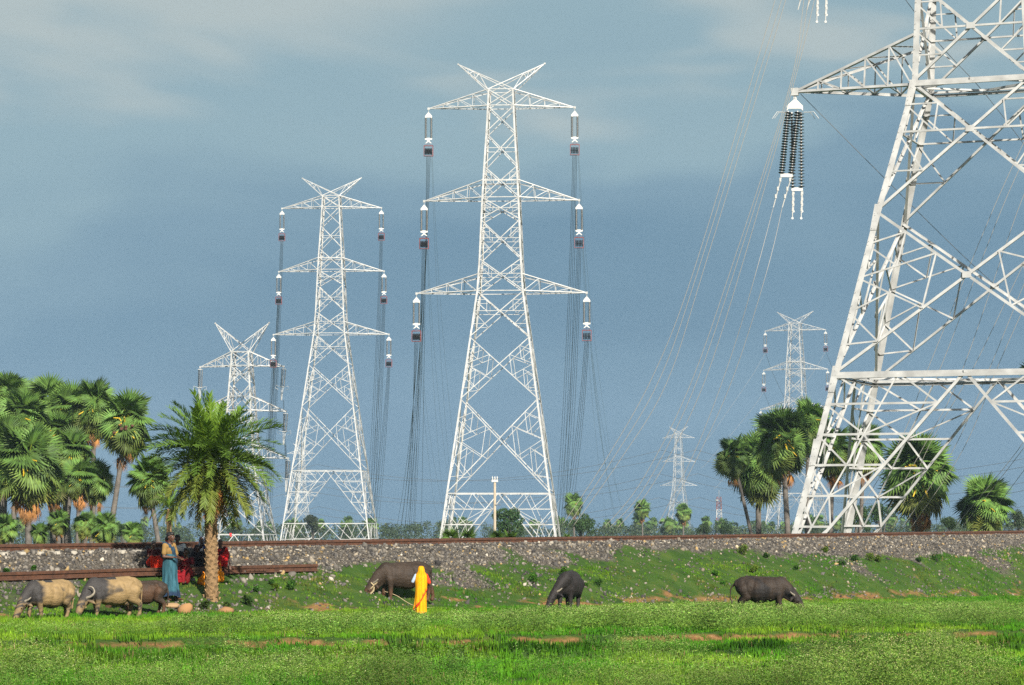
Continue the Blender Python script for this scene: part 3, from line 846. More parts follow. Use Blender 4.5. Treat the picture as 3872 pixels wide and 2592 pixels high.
INS = None; PUL = None
INS_WHERE = {}
def dress(root_xy, rz, dz, sc, names, who, levels=(0, 1, 2, 3, 4, 5), length=5.0, pull=True):
    """insulator sets and stringing pulleys under the cross arms of a suspension pylon"""
    global INS, PUL
    res = []
    for i in levels:
        tx, tz = TIPS[i]
        p = place(root_xy, rz, dz, (tx / 25 * sc, 0, ZS(tz) * sc - .35))
        lab = f'paired ribbed strings hanging from the {names[i]} of {who}'
        if INS is None:
            o = empty('insulator_set', p, lab, 'insulator', 'insulator sets hanging from the pylons'); INS = o
            suspension_set('insulator_set', 5.0, .84, 24, .21, o)
        else:
            o = copy_tree(INS); o.location = p
        o.rotation_euler = (0, 0, rz); o.scale = (length / 5.0,) * 3
        tag(o, lab, 'insulator', 'insulator sets hanging from the pylons')
        q = p + Vector((0, 0, -length - .2))
        if pull:
            lab = f'red framed pulley below the {names[i]} of {who}'
            if PUL is None:
                o = empty('stringing_pulley', q, lab, 'pulley'); PUL = o
                pulley(o, 1.35, 1.75)
            else:
                o = copy_tree(PUL); o.location = q
            o.rotation_euler = (0, 0, rz); o.scale = (length / 5.0,) * 3
            tag(o, lab, 'pulley', 'red stringing pulleys on the pylons')
        res.append((i, q + Vector((0, 0, -1.7 * length / 5.0))))
    return res
ARMN = ['top left arm', 'top right arm', 'middle left arm', 'middle right arm', 'lowest left arm', 'lowest right arm']

# the middle pylon
def pylon_at(ax, Y, dz_px):
    p = at(ax, HOR, Y); return (p.x, Y), EZ + dz_px * Y / F
W2 = 'the tallest whole pylon'
xy2, z2 = pylon_at(1896, 400, 0); rz2 = math.radians(-3.3)
r2 = empty('pylon', (xy2[0], xy2[1], z2), 'tall white lattice pylon in the middle, three arm levels, behind the concrete pole', 'pylon', 'lattice pylons', rz2)
suspension(1.0, r2, M['steel'], .27, .125)
q2 = dress(xy2, rz2, z2, 1.0, ARMN, W2)
# the second one, further off on its left
W3 = 'the slender pylon'
Y3 = 400 / .68; xy3, z3 = pylon_at(1249, Y3, 112); rz3 = math.radians(-3)
r3 = copy_tree(r2); r3.location = (xy3[0], xy3[1], z3); r3.rotation_euler = (0, 0, rz3)
tag(r3, 'slender white lattice pylon on a tall base, left of the tallest pylon', 'pylon', 'lattice pylons')
q3 = dress(xy3, rz3, z3, 1.0, ARMN, W3)
# far pylons of the second line
W5 = 'the palm topped pylon'
Y5 = 400 / .42; xy5, z5 = pylon_at(3012, Y5, 49); rz5 = math.radians(-20)
r5 = copy_tree(r2); r5.location = (xy5[0], xy5[1], z5); r5.rotation_euler = (0, 0, rz5)
tag(r5, 'distant pale pylon rising above the palms just left of the big steel leg', 'pylon', 'lattice pylons')
q5 = dress(xy5, rz5, z5, 1.0, ARMN, W5, (0, 1, 2, 3, 4), length=5.4)
Y6 = 400 / .254; xy6, z6 = pylon_at(2567, Y6, -101); rz6 = math.radians(-18)
r6 = copy_tree(r2); r6.location = (xy6[0], xy6[1], z6); r6.rotation_euler = (0, 0, rz6); r6.scale = (.86, .86, 1)
tag(r6, 'faint hazy pylon on the horizon above two small palms, left of the red mast', 'pylon', 'lattice pylons')
Y7 = 400 / .226; xy7, z7 = pylon_at(1138, Y7, -117); rz7 = math.radians(20)
r7 = copy_tree(r2); r7.location = (xy7[0], xy7[1], z7); r7.rotation_euler = (0, 0, rz7); r7.scale = (.86, .86, 1)
tag(r7, 'faintest pylon, seen through the legs of the slender pylon', 'pylon', 'lattice pylons')

# ------------------------------------------------------------------ the tension pylon behind the date palm
Y4 = 620.0; k4 = Y4 / F
xy4, z4 = pylon_at(911, Y4, 0); rz4 = math.radians(-7)
r4 = empty('pylon', (xy4[0], xy4[1], z4), 'squat white tension pylon with a deep V top, half hidden by the date palm', 'pylon', 'lattice pylons', rz4)
pts4 = [(1332,35),(1384,37),(1455,42),(1501,45),(1553,48),(1630,54),(1680,58),(1731,62),(1850,82),(2000,109),(2160,138)]
z4f = lambda py: (HOR - py) * k4
P = Pylon([(z4f(a), b * k4) for a, b in pts4], 1.0, .36, .17, None)
P.legs([z4f(a) for a, _ in pts4])
P.panel('X', z4f(1332), z4f(1384)); P.panel('H', z4f(1332), 0); P.panel('H', z4f(1384), 0)
P.panel('X1', z4f(1384), z4f(1455)); P.panel('X1', z4f(1455), z4f(1553), hc=True); P.panel('H', z4f(1553), 0)
P.panel('X1', z4f(1553), z4f(1630)); P.panel('X1', z4f(1630), z4f(1731), hc=True); P.panel('H', z4f(1731), 0)
P.panel('X2', z4f(1731), z4f(1850)); P.panel('X2', z4f(1850), z4f(2022)); P.panel('K', z4f(2022), z4f(2160), zfoot=z4f(2200), n=2)
i = 0
for zb, zt, tx in ((1384, 1332, 161), (1553, 1501, 170), (1731, 1682, 180)):
    for s in (-1, 1): P.arm(s, z4f(zb), z4f(zt), tx * k4, z4f(zb + 4), 4, i); i += 1
for j, s in enumerate((-1, 1)): P.horn(s, z4f(1332), 104 * k4, z4f(1222), j)
P.build(r4, M['steel'])
def tension_set(root, k=1.0):
    b = MB(); b.box((0, 0, -.25), (1.0, .5, .12)); b.lathe((0, 0, -.3), [(.05, 0), (.05, .35)], 6); b.build('yoke_plate', M['white'], root)
    for x, yy in ((-.42, .2), (0, -.2), (.42, .2)):
        b = MB(); disc_string(b, (x, yy, -.3), (x * .9, yy, -4.4), 22, .24); b.build('disc_string', (M['disc'], M['cap']), root)
    b = MB(); b.box((0, 0, -4.5), (1.1, .6, .14))
    for s in (-1, 1): b.tube([(s*.5, 0, -4.5), (s*1.5, 0, -4.2), (s*1.6, 0, -4.9), (s*.8, 0, -5.2)], .045, 5)
    b.build('grading_horn', M['cap'], root)
    b = MB()
    for s in (-.3, 0, .3): b.tube([(s, 0, -4.5), (s*.6, 0, -6.2), (s*.3, .1, -7.6)], .07, 5)
    b.build('clamp_rod', M['cap'], root)
t0 = None; q4 = []
for i, (sx_, tz) in enumerate(((-161, 1388), (161, 1388), (-170, 1557), (170, 1557), (-180, 1735), (180, 1735))):
    p = place(xy4, rz4, z4, (sx_ * k4, 0, z4f(tz) - .3))
    lab = f'black ribbed strings on the {ARMN[i]} of the pylon behind the date palm'
    if t0 is None: t0 = empty('insulator_set', p, lab, 'insulator'); tension_set(t0); o = t0
    else: o = copy_tree(t0); o.location = p
    o.rotation_euler = (0, math.radians(4 if sx_ > 0 else 1), rz4)
    tag(o, lab, 'insulator', 'insulator sets hanging from the pylons'); q4.append((i, p + Vector((0, 0, -7.6))))

# ------------------------------------------------------------------ the big near pylon
S1 = 56.0; Y1 = F / S1
rz1 = math.radians(-21); c1 = math.cos(rz1); DR = .66
# the front face stands at Y1; widths are the photographed ones, corrected for the turn of the face
def wpx(px): return px / S1 / (c1 * (1 + .00) ) * 1.0
zp = lambda py: (HOR - py) / S1
pts1 = [(-1560,150),(-1480,156),(-1010,176),(-330,210),(-74,222),(310,239),(798,372),(1414,522),(2224,733)]
hw310 = wpx(239)
hw0 = wpx(239); dcen = hw0 * DR
ax = at(3687, HOR, Y1); cx = ax.x - dcen * math.sin(rz1); cyy = Y1 + dcen * math.cos(rz1)
def solve(lx, py, dr):
    """half width and height whose front left corner is seen at (lx, py)"""
    h, z = 5.0, 20.0
    for _ in range(60):
        p = place((cx, cyy), rz1, 0, (-h, -h * dr, 0)); t = at(lx, py, p.y)
        h += .8 * (p.x - t.x) / (math.cos(rz1) - dr * math.sin(rz1)); z = t.z - EZ
    return z, h
LX = {2224: 2939, 1414: 3150, 798: 3310, 310: 3448, -74: 3462}
SOL = {py: solve(lx, py, DR) for py, lx in LX.items()}
def zp(py): 
    ks = sorted(SOL); 
    if py < ks[0]: return SOL[ks[0]][0] + (ks[0] - py) / S1 * 1.02
    return float(np.interp(py, ks, [SOL[k][0] for k in ks]))
P = Pylon([(zp(a), SOL[a][1] if a in SOL else wpx(b) * SOL[-74][1] / wpx(222)) for a, b in pts1], DR, .41, .172, None)
P.legs([zp(a) for a, _ in pts1])
g = P.panel
g('X1', zp(310), zp(798), hc=True); g('X2', zp(798), zp(1414)); g('H', zp(310), 0)
g('X1', zp(-74), zp(310), hc=True); g('H', zp(-74), 0)
g('X1', zp(-330), zp(-74)); g('H', zp(-330), 0); g('X1', zp(-690), zp(-330), hc=True); g('X1', zp(-1010), zp(-690)); g('H', zp(-1010), 0)
g('X', zp(-1300), zp(-1010)); g('X', zp(-1480), zp(-1300)); g('H', zp(-1480), 0)
g('K', zp(1414), zp(2110), zfoot=zp(2224), n=6)
# plan bracing of the belt and the waist
for py in (1414, 310):
    z = zp(py) - .1; cs = [P.corner(i, z) for i in range(4)]; md = [(cs[i] + cs[(i+1) % 4]) / 2 for i in range(4)]
    for i in range(4): P.bar(('plan_bracing', py), md[i], md[(i+1) % 4], .9, (0, 0, -1))
    for i in range(4): P.bar(('plan_bracing', py), cs[i] + Vector((0, 0, -.22)), cs[(i+1) % 4] + Vector((0, 0, -.22)), 1.2, (0, 0, -1))
i = 0
for zb, zt, tx in ((319, 130, 672), (-330, -500, 610), (-1010, -1170, 560)):
    tzz, txx = solve(3006, 346, 0) if zb == 319 else (zp(zb + 10) + .9, wpx(tx))
    if zb == 319: tipA_l = (-txx, 0, tzz)
    for s in (-1, 1): P.arm(s, zp(zb), zp(zt), txx, tzz, 5, i); i += 1
for j, s in enumerate((-1, 1)): P.horn(s, zp(-1480), wpx(300), zp(-1760), j)
# gusset plates at the joints of the front and rear faces, bolted splice plates on the legs
for fi, (ia, ib, outv) in enumerate(P.FACES):
    o = Vector(outv); key = ('face_bracing', fi)
    for zt, zb in ((310, 798), (798, 1414), (-74, 310)):
        wt, wb = P.hw(zp(zt)), P.hw(zp(zb)); z = lerp(zp(zt), zp(zb), wt / (wt + wb)); C = (P.corner(ia, z) + P.corner(ib, z)) / 2 + o * .02
        sd_ = Vector((-o.y, o.x, 0)); a = .30
        P.mb(key).plate([C + sd_ * -a + Vector((0,0,-a*.7)), C + sd_ * a + Vector((0,0,-a*.7)), C + sd_ * a + Vector((0,0,a*.7)), C + sd_ * -a + Vector((0,0,a*.7))], .03, o)
for i in range(4):
    for py in (330, 800, 1412, 1690):
        c = P.corner(i, zp(py)); c2 = P.corner(i, zp(py) - 1.3); sx_, sy_ = (-1 if c.x < 0 else 1), (-1 if c.y < 0 else 1)
        key = ('leg', i)
        P.mb(key).plate([c + Vector((sx_*.02, sy_*.03, .5)), c + Vector((-sx_*.42, sy_*.03, .5)), c2 + Vector((-sx_*.42, sy_*.03, 0)), c2 + Vector((sx_*.02, sy_*.03, 0))], .03, (0, 1, 0))
        for q in range(8):
            pp = lerp(c + Vector((-sx_*.1, sy_*.05, .4)), c2 + Vector((-sx_*.1, sy_*.05, .1)), (q // 2) / 3) + Vector((-sx_ * .2 * (q % 2), 0, 0))
            P.mb(key).lathe(pp, [(.022, 0), (.022, .02)], 5, (0, sy_, 0))
    # step bolts
    for q in range(46):
        z = lerp(zp(2050), zp(-200), q / 46); c = P.corner(i, z); sx_ = -1 if c.x < 0 else 1
        if i in (0, 2): P.mb(('leg', i)).lathe(c + Vector((-sx_*.12, 0, 0)), [(.012, 0), (.012, .17)], 5, (sx_*.2, -1 if c.y < 0 else 1, 0))
# put the front face's axis at x = 3686 on the waist
r1 = empty('pylon', (cx, cyy, EZ), 'huge white lattice pylon cut off by the frame, nearest and biggest of all', 'pylon', 'lattice pylons', rz1)
P.build(r1, M['steel'])
for o in list(r1.children):
    if o.name.startswith('plan_bracing'): pass

def big_set(root, ends):
    """four strings in two pairs under one yoke: the forward pair carries the wires, the rear pair ends in loose rods"""
    b = MB()
    b.plate([(-.10, 0, -.35), (.10, 0, -.35), (.55, 0, -.80), (.55, 0, -1.15), (.40, 0, -1.0), (-.46, 0, -1.0), (-.60, 0, -1.15), (-.60, 0, -.80)], .14, (0, 1, 0))
    for s in (-1, 1): b.tube([(s*.07, 0, -.4), (s*.09, 0, -.2), (0, 0, -.02)], .035, 6)
    b.build('yoke_plate', M['white'], root)
    for s in (-1, 1):
        b = MB()
        b.tube([(s*.6, 0, -1.25), (s*1.3, -.2, -1.25), (s*1.65, -.3, -1.75)], .022, 5)
        b.tube([(s*.6, .03, -1.25), (s*1.1, .3, -1.2), (s*1.45, .4, -1.65)], .022, 5)
        b.build('arcing_horn', M['cap'], root)
    for j, (x0, y0, x1, y1, zz) in enumerate(((-.52, -.18, -1.08, -.9, -5.75), (.16, -.18, -.40, -.9, -5.75), (-.22, .22, -.16, .5, -6.55), (.44, .22, .46, .5, -6.55))):
        b = MB(); disc_string(b, (x0, y0, -1.2), (x1, y1, zz), 24, .235, 12, .24); b.build('disc_string', (M['disc'], M['cap']), root)
    b = MB(); b.box((-.74, -.9, -5.87), (.85, .12, .26)); b.build('spacer_plate', M['cap'], root)
    b = MB(); b.box((.15, .5, -6.68), (.80, .12, .24)); b.build('spacer_plate', M['white'], root)
    for x, y, z, q in ((-.16, .5, -6.75, 2.0), (.46, .5, -6.75, 2.0), (-.08, .56, -6.75, 1.5), (.54, .56, -6.75, 1.5)):
        b = MB(); b.tube([(x, y, z), (x - .03, y, z - q)], .035, 6); b.lathe((x - .03, y - .03, z - q), [(.09, 0), (.09, .06)], 8, (0, 1, 0))
        for f in (.2, .5, .75): b.lathe((x - .03*f, y, z - q*f), [(.065, 0), (.065, .22)], 6)
        b.build('clamp_rod', M['cap'], root)
    for x, y, z, dx in ((-1.10, -.9, -6.0, -.55), (-.40, -.9, -6.0, -.62)):
        b = MB(); b.tube([(x, y, z), (x + dx, y + .3, z - 2.1)], .04, 6)
        for f in (.15, .45, .7): b.lathe((x + dx*f, y + .3*f, z - 2.1*f), [(.08, 0), (.08, .28)], 6)
        b.build('clamp_rod', M['cap'], root)
tipA = place((cx, cyy), rz1, EZ, tipA_l); tipB = place((cx, cyy), rz1, EZ, (-wpx(610), 0, zp(-320)))
oA = empty('insulator_set', tipA + Vector((0, 0, -.25)), 'big cluster of four black ribbed strings with loose rods, hanging from the near pylon', 'insulator', 'insulator sets hanging from the pylons')
big_set(oA, None)
oB = copy_tree(oA); oB.location = at(3096, 86, tipB.y) + Vector((0, 0, 10.0))
tag(oB, 'insulator cluster cut by the top edge, only its loose rods in view', 'insulator', 'insulator sets hanging from the pylons')
oB.location = (at(3118, 86, tipB.y).x - .3, tipB.y, at(3118, 86, tipB.y).z + 8.9)
print('tipA', tipA, 'tipB', tipB)
# ------------------------------------------------------------------ wires
def spline(pts, n=7):
    P_ = [Vector(p) for p in pts]; out = []
    for i in range(len(P_) - 1):
        a, b, c, d = P_[max(i-1, 0)], P_[i], P_[i+1], P_[min(i+2, len(P_)-1)]
        for k in range(n):
            t = k / n
            out.append(.5 * ((2*b) + (c - a)*t + (2*a - 5*b + 4*c - d)*t*t + (3*b - a - 3*c + d)*t*t*t))
    out.append(P_[-1]); return out

def wire(pts, r, m, label, group, n=7):
    b = MB(); b.tube(spline(pts, n), r, 5)
    o = b.build('cable', m, smooth=True)
    return tag(o, label, 'cable', group)

def drop(q, ends, Yend, m, label, group, spread=.3, r=.03, bow=.45, rz=0):
    """cables that leave a pulley and sag away towards the far ground"""
    for j, (ex, ey) in enumerate(ends):
        a = q + Vector((((j + .5) / len(ends) - .5) * 2 * spread * math.cos(rz), 0, 0))
        e = at(ex, ey, Yend)
        pts = []
        for t in (0, .12, .28, .5, .75, 1):
            y = lerp(a.y, e.y, t)
            zt = lerp(a.z, e.z, 1 - (1 - t) ** 1.9)
            # keep the picture position of the cable between its ends smooth
            f = 1 - (1 - t) ** 1.9
            pxa = a.x / a.y; pxe = e.x / e.y
            pts.append(Vector((lerp(pxa, pxe, f ** 1.15) * y, y, zt)))
        wire(pts, r, m, label, group)

E2 = {0: [(1592,2010),(1566,2010),(1552,2010),(1538,2010)], 2: [(1562,2010),(1545,2010),(1528,2010),(1512,2010)], 4: [(1548,2010),(1530,2010),(1514,2010),(1496,2010)],
      1: [(2098,2005),(2108,2005),(2120,2005),(2134,2005)], 3: [(2106,2005),(2118,2005),(2128,2005),(2142,2005)], 5: [(2116,2005),(2126,2005),(2138,2005),(2150,2005)]}
for i, q in q2:
    drop(q, E2[i], 640, M['wire'], f'dark cable of the bunch sagging from the {ARMN[i]} of the tallest whole pylon', f'cables from the {ARMN[i]} of the tallest pylon', rz=rz2, spread=.38)
    ex = {0: 1725, 1: 2330, 2: 1690, 3: 2300, 4: 1660, 5: 2345}[i]
    drop(q + Vector((.5, 0, .4)), [(ex, 2000), (ex + 36, 1995)], 760, M['wirelight'], f'thin brown cable falling rightwards from the {ARMN[i]} of the tallest whole pylon', f'thin cables off the {ARMN[i]} of the tallest pylon', spread=.1, r=.014)
for i, q in q3:
    ex = {0: 1005, 2: 998, 4: 985, 1: 1396, 3: 1402, 5: 1412}[i]
    drop(q, [(ex - 14, 1990), (ex - 4, 1990), (ex + 8, 1990), (ex + 18, 1990)], 800, M['wire'], f'dark cable of the bunch sagging from the {ARMN[i]} of the slender pylon', f'cables from the {ARMN[i]} of the slender pylon', spread=.35, r=.036)
for i, q in q4:
    ex = {0: 742, 2: 738, 4: 730, 1: 1092, 3: 1096, 5: 1100}[i]
    drop(q, [(ex, 2000), (ex + 9, 2000)], 800, M['wire'], f'grey cable falling from the {ARMN[i]} of the tension pylon', f'cables from the {ARMN[i]} of the tension pylon', spread=.15, r=.036)
for i, q in q5:
    if i in (0, 2, 4, 1):
        e = {0: (2660, 1670), 2: (2650, 1770), 4: (2700, 1850), 1: (2890, 1640)}[i]
        drop(q, [e], 700, M['wirelight'], f'faint cable running leftwards from the {ARMN[i]} of the palm topped pylon', 'faint cables of the distant pylon', spread=.05, r=.03)
        drop(q, [(e[0] + 430, e[1] + 60)], 1250, M['wire'], f'faint dark cable leaving rightwards from the {ARMN[i]} of the palm topped pylon', 'faint dark cables of the distant pylon', spread=.05, r=.05)

def pxwire(pts, Ya, Yb, r, m, label, group):
    n = len(pts); out = []
    ln = [0]
    for a, b in zip(pts[:-1], pts[1:]): ln.append(ln[-1] + math.hypot(b[0]-a[0], b[1]-a[1]))
    for (x, y), s in zip(pts, ln):
        t = s / ln[-1]; out.append(at(x, y, lerp(Ya, Yb, t ** 1.3)))
    return wire(out, r, m, label, group)
FAN = [[(2943,-60),(2931,0),(2631,1000),(2470,1420),(2290,1740),(2120,1995)], [(2967,-60),(2955,0),(2647,1000),(2496,1430),(2315,1740),(2140,1998)], [(2984,-60),(2971,0),(2667,1000),(2520,1450),(2345,1740),(2160,2000)]]
for p in FAN: pxwire(p, 178, 186, .020, M['wirelight'], 'pale cable of the outer three sweeping from above down to the tallest pylon foot', 'outer pale cables of the near pylon')
FAN = [[(3052,-60),(3040,0),(2985,330),(2770,1000),(2600,1480),(2420,1830),(2280,2000)], [(3068,-60),(3058,0),(2991,330),(2785,1000),(2620,1480),(2440,1840),(2300,2002)], [(3088,-60),(3075,20),(2998,330),(2807,1000),(2650,1480),(2470,1830),(2330,2002)]]
for p in FAN: pxwire(p, 178, 186, .020, M['wirelight'], 'pale cable of the inner three passing just left of the big insulator cluster', 'inner pale cables of the near pylon')
dg = bpy.context.evaluated_depsgraph_get()
for k, p in enumerate([[(2867,1000),(2770,1330),(2640,1680),(2480,2000)], [(2907,1000),(2800,1350),(2700,1600),(2560,1880),(2490,2004)]]):
    rod = Vector((-1.65, -.6, -8.1)) if k == 0 else Vector((-1.02, -.6, -8.1))
    start = oA.location + rod
    pts = [start] + [at(x, y, lerp(180, 187, (i + 1) / len(p))) for i, (x, y) in enumerate(p)]
    wire(pts, .018, M['wirelight'], 'pale cable running down left from the rods of the big insulator cluster', 'cables of the big insulator cluster')
RW = [[(3900,480),(3752,800),(3508,1397),(3404,1666),(3199,2012)], [(3930,480),(3784,800),(3554,1397),(3434,1650),(3255,2012)], [(3900,690),(3847,800),(3640,1397),(3508,1661),(3310,2012)],
      [(3905,930),(3872,995),(3675,1403),(3520,1672),(3370,2012)], [(3905,1010),(3872,1075),(3738,1403),(3600,1710),(3400,2012)], [(3905,1090),(3780,1370),(3642,1700),(3434,2012)],
      [(3905,1590),(3851,1700),(3596,2012)], [(3915,1610),(3867,1700),(3624,2012)], [(3905,1730),(3872,1779),(3698,2012)]]
for i, p in enumerate(RW):
    pxwire(p, 192, 199, .020, M['wirelight'], 'pale cable slanting down behind the big pylon to the track' if i < 6 else 'pale cable slanting across the small palm near the right edge', 'slanting cables behind the big pylon' if i < 6 else 'slanting cables over the small palm')
ropeA = [tipA + Vector((.4, 0, -.2)), at(3325, 655, 186), at(3566, 895, 190), at(3720, 1040, 193), at(3920, 1220, 197)]
tag(wire(ropeA, .022, M['wire'], None, None), 'thin dark rope slanting from the big arm tip down across the near pylon', 'rope')
tag(wire([at(3380, -60, 182), at(3550, 165, 186), at(3720, 350, 190), at(3920, 610, 195)], .022, M['wire'], None, None), 'thin dark rope crossing the upper part of the near pylon', 'rope')
# the far line running across the plain, from pylon to pylon
C7 = [(1070,1758),(1200,1757),(1066,1838),(1203,1837),(1062,1917),(1206,1916)]
C6 = [(2500,1703),(2634,1702),(2497,1793),(2639,1792),(2492,1883),(2647,1882)]
LV = ['upper', 'upper', 'middle', 'middle', 'lower', 'lower']
def span(a, b, sag, label, group):
    pts = [lerp(a, b, t) + Vector((0, 0, -4 * sag * t * (1 - t))) for t in [i / 8 for i in range(9)]]
    wire(pts, .11, M['wire'], label, group, 3)
for i in range(6):
    a, b = at(*C7[i], Y7), at(*C6[i], Y6)
    span(a, b, 14.5, f'{LV[i]} dark cable strung between the faintest pylon and the hazy pylon', f'{LV[i]} cables between the two hazy pylons')
    span(at(-150, C7[i][1] - 20 + 12 * (i % 2), 1500), a, 15, f'{LV[i]} dark cable running behind the palms to the faintest pylon', f'{LV[i]} cables left of the faintest pylon')
    span(b, at(4000, C6[i][1] + 5 + 32 * (i % 2), 1350), 14, f'{LV[i]} dark cable running from the hazy pylon behind the big pylon', f'{LV[i]} cables right of the hazy pylon')
    if i in (0, 2, 4):
        pass

# ------------------------------------------------------------------ fan palms
def fan_leaf(Rb, lp, nseg, arc, tilt, droop, r, stiff=.60):
    """one palmate leaf: stalk along +x, then a pleated disc of pointed segments"""
    v, f, c = [], [], []
    w_ = .016 * (Rb + lp)
    v += [(0, -w_*1.6, 0), (0, w_*1.6, 0), (lp, w_, 0), (lp, -w_, 0), (0, 0, -w_*1.5), (lp, 0, -w_)]
    f += [(0, 1, 2), (0, 2, 3), (0, 3, 5), (0, 5, 4), (1, 4, 5), (1, 5, 2)]
    c += [(1.9, 1.25, .5)] * 6
    ct, st = math.cos(tilt), math.sin(tilt)
    def P_(rad, a, h):
        x, y = rad * math.cos(a), rad * math.sin(a)
        zz = h - droop * (rad / Rb) ** 2 * Rb - .10 * abs(math.sin(a)) * rad
        return (lp + x * ct + zz * st, y, -x * st + zz * ct)
    da = arc / nseg
    for i in range(nseg):
        a = -arc / 2 + (i + .5) * da
        L_ = Rb * (1 - .16 * (abs(a) / (arc / 2)) ** 2) * r.uniform(.9, 1.06)
        h = .055 * Rb
        b = len(v); m_ = stiff * L_
        v += [(lp, 0, 0), P_(m_, a - da*.5, 0), P_(m_, a, h), P_(m_, a + da*.5, 0), P_(L_, a + r.normal() * .03, -r.uniform(.0, .09) * Rb)]
        f += [(b, b+1, b+2), (b, b+2, b+3), (b+1, b+4, b+2), (b+2, b+4, b+3)]
        k = r.uniform(.62, 1.35)
        c += [(k*1.25, k*1.1, k*.8), (k,)*3, (k*1.1,)*3, (k*.9,)*3, (k*1.2, k*1.0, k*.8)]
    return np.array(v), np.array(f), np.array(c)
_r = np.random.default_rng(5)
LEAVES = [fan_leaf(.60, .46, 26, math.radians(a), math.radians(t), d, _r) for a, t, d in ((225, 6, .03), (240, 16, .06), (240, 40, .06), (250, 68, .08), (235, 20, .08), (225, 42, .10))]
DRY = [fan_leaf(.62, .28, 14, math.radians(a), math.radians(t), .3, _r, .35) for a, t in ((60, 10), (80, 20), (45, 5))]

def frame_from(d, roll):
    d = d / np.linalg.norm(d, axis=1)[:, None]
    up = np.tile([0, 0, 1.], (len(d), 1)); s_ = np.cross(up, d); s_ /= np.linalg.norm(s_, axis=1)[:, None] + 1e-9
    n_ = np.cross(d, s_)
    cr_, sr_ = np.cos(roll)[:, None], np.sin(roll)[:, None]
    return np.stack([d, s_ * cr_ + n_ * sr_, n_ * cr_ - s_ * sr_], -1)

def fan_crown(R_, nl, seed, lo=-50, green=1.0):
    r = np.random.default_rng(seed)
    i = np.arange(nl); az = i * 2.39996 + r.uniform(0, .5, nl)
    el = np.radians(np.interp((i + .5) / nl, [0, .12, .45, .75, 1], [80, 60, 22, -14, lo])) + r.normal(0, .13, nl)
    d = np.stack([np.cos(az) * np.cos(el), np.sin(az) * np.cos(el), np.sin(el)], 1)
    Rm = frame_from(d, r.normal(0, .75, nl))
    base = np.array([.084, .168, .036]) * green; old = np.array([.21, .21, .050]); 
    t = np.clip((.15 - el) / .9, 0, 1)[:, None] * r.uniform(.2, 1, (nl, 1))
    col = (base + (old - base) * t * .8) * r.uniform(.6, 1.5, (nl, 1))
    sc = R_ * np.clip(r.normal(1, .07, nl), .85, 1.15)
    parts = []
    for j, (v, f, c) in enumerate(LEAVES):
        q = np.nonzero(np.clip(np.digitize(np.degrees(el), [45, -30])[:] * 2 + (i % 2), 0, 5) == j)[0]
        if not len(q): continue
        pos = np.zeros((len(q), 3)); pos[:, 2] = np.sin(el[q]) * .10 * R_
        parts.append(scatter(v, f, pos, Rm[q] * sc[q][:, None, None], col[q], c))
    return cat(parts)

def dry_skirt(R_, n, seed, spread=.35):
    r = np.random.default_rng(seed); az = r.uniform(0, 6.28, n); el = -np.radians(r.uniform(58, 86, n))
    d = np.stack([np.cos(az) * np.cos(el), np.sin(az) * np.cos(el), np.sin(el)], 1)
    Rm = frame_from(d, r.normal(0, .6, n)); sc = R_ * r.uniform(.45, .85, n)
    col = np.array([.52, .25, .08]) * r.uniform(.6, 1.25, (n, 1)) * np.array([1, 1, 1]) + r.uniform(0, .04, (n, 1))
    parts = []
    for j, (v, f, c) in enumerate(DRY):
        q = np.nonzero(np.arange(n) % 3 == j)[0]
        pos = np.stack([np.cos(az[q]) * .16 * R_, np.sin(az[q]) * .16 * R_, -R_ * (.62 + .34 * ((q * .618) % 1))], 1)
        parts.append(scatter(v, f, pos, Rm[q] * sc[q][:, None, None], col[q], np.ones_like(c)))
    return cat(parts)

def trunk_mb(top, base, r0, r1, rings=14, lean=None):
    b = MB(); pts, rad = [], []
    for i in range(rings + 1):
        t = i / rings
        p = lerp(Vector(base), Vector(top), t)
        bend = math.sin(t * math.pi) * (lean or 0)
        pts.append(p + Vector((bend, 0, 0))); rad.append(lerp(r0, r1, min(1, t * 1.4)) * (1 + .35 * max(0, .08 - t) / .08) * (1.05 if i % 2 else .97))
    b.tube(pts, rad, 10); return b

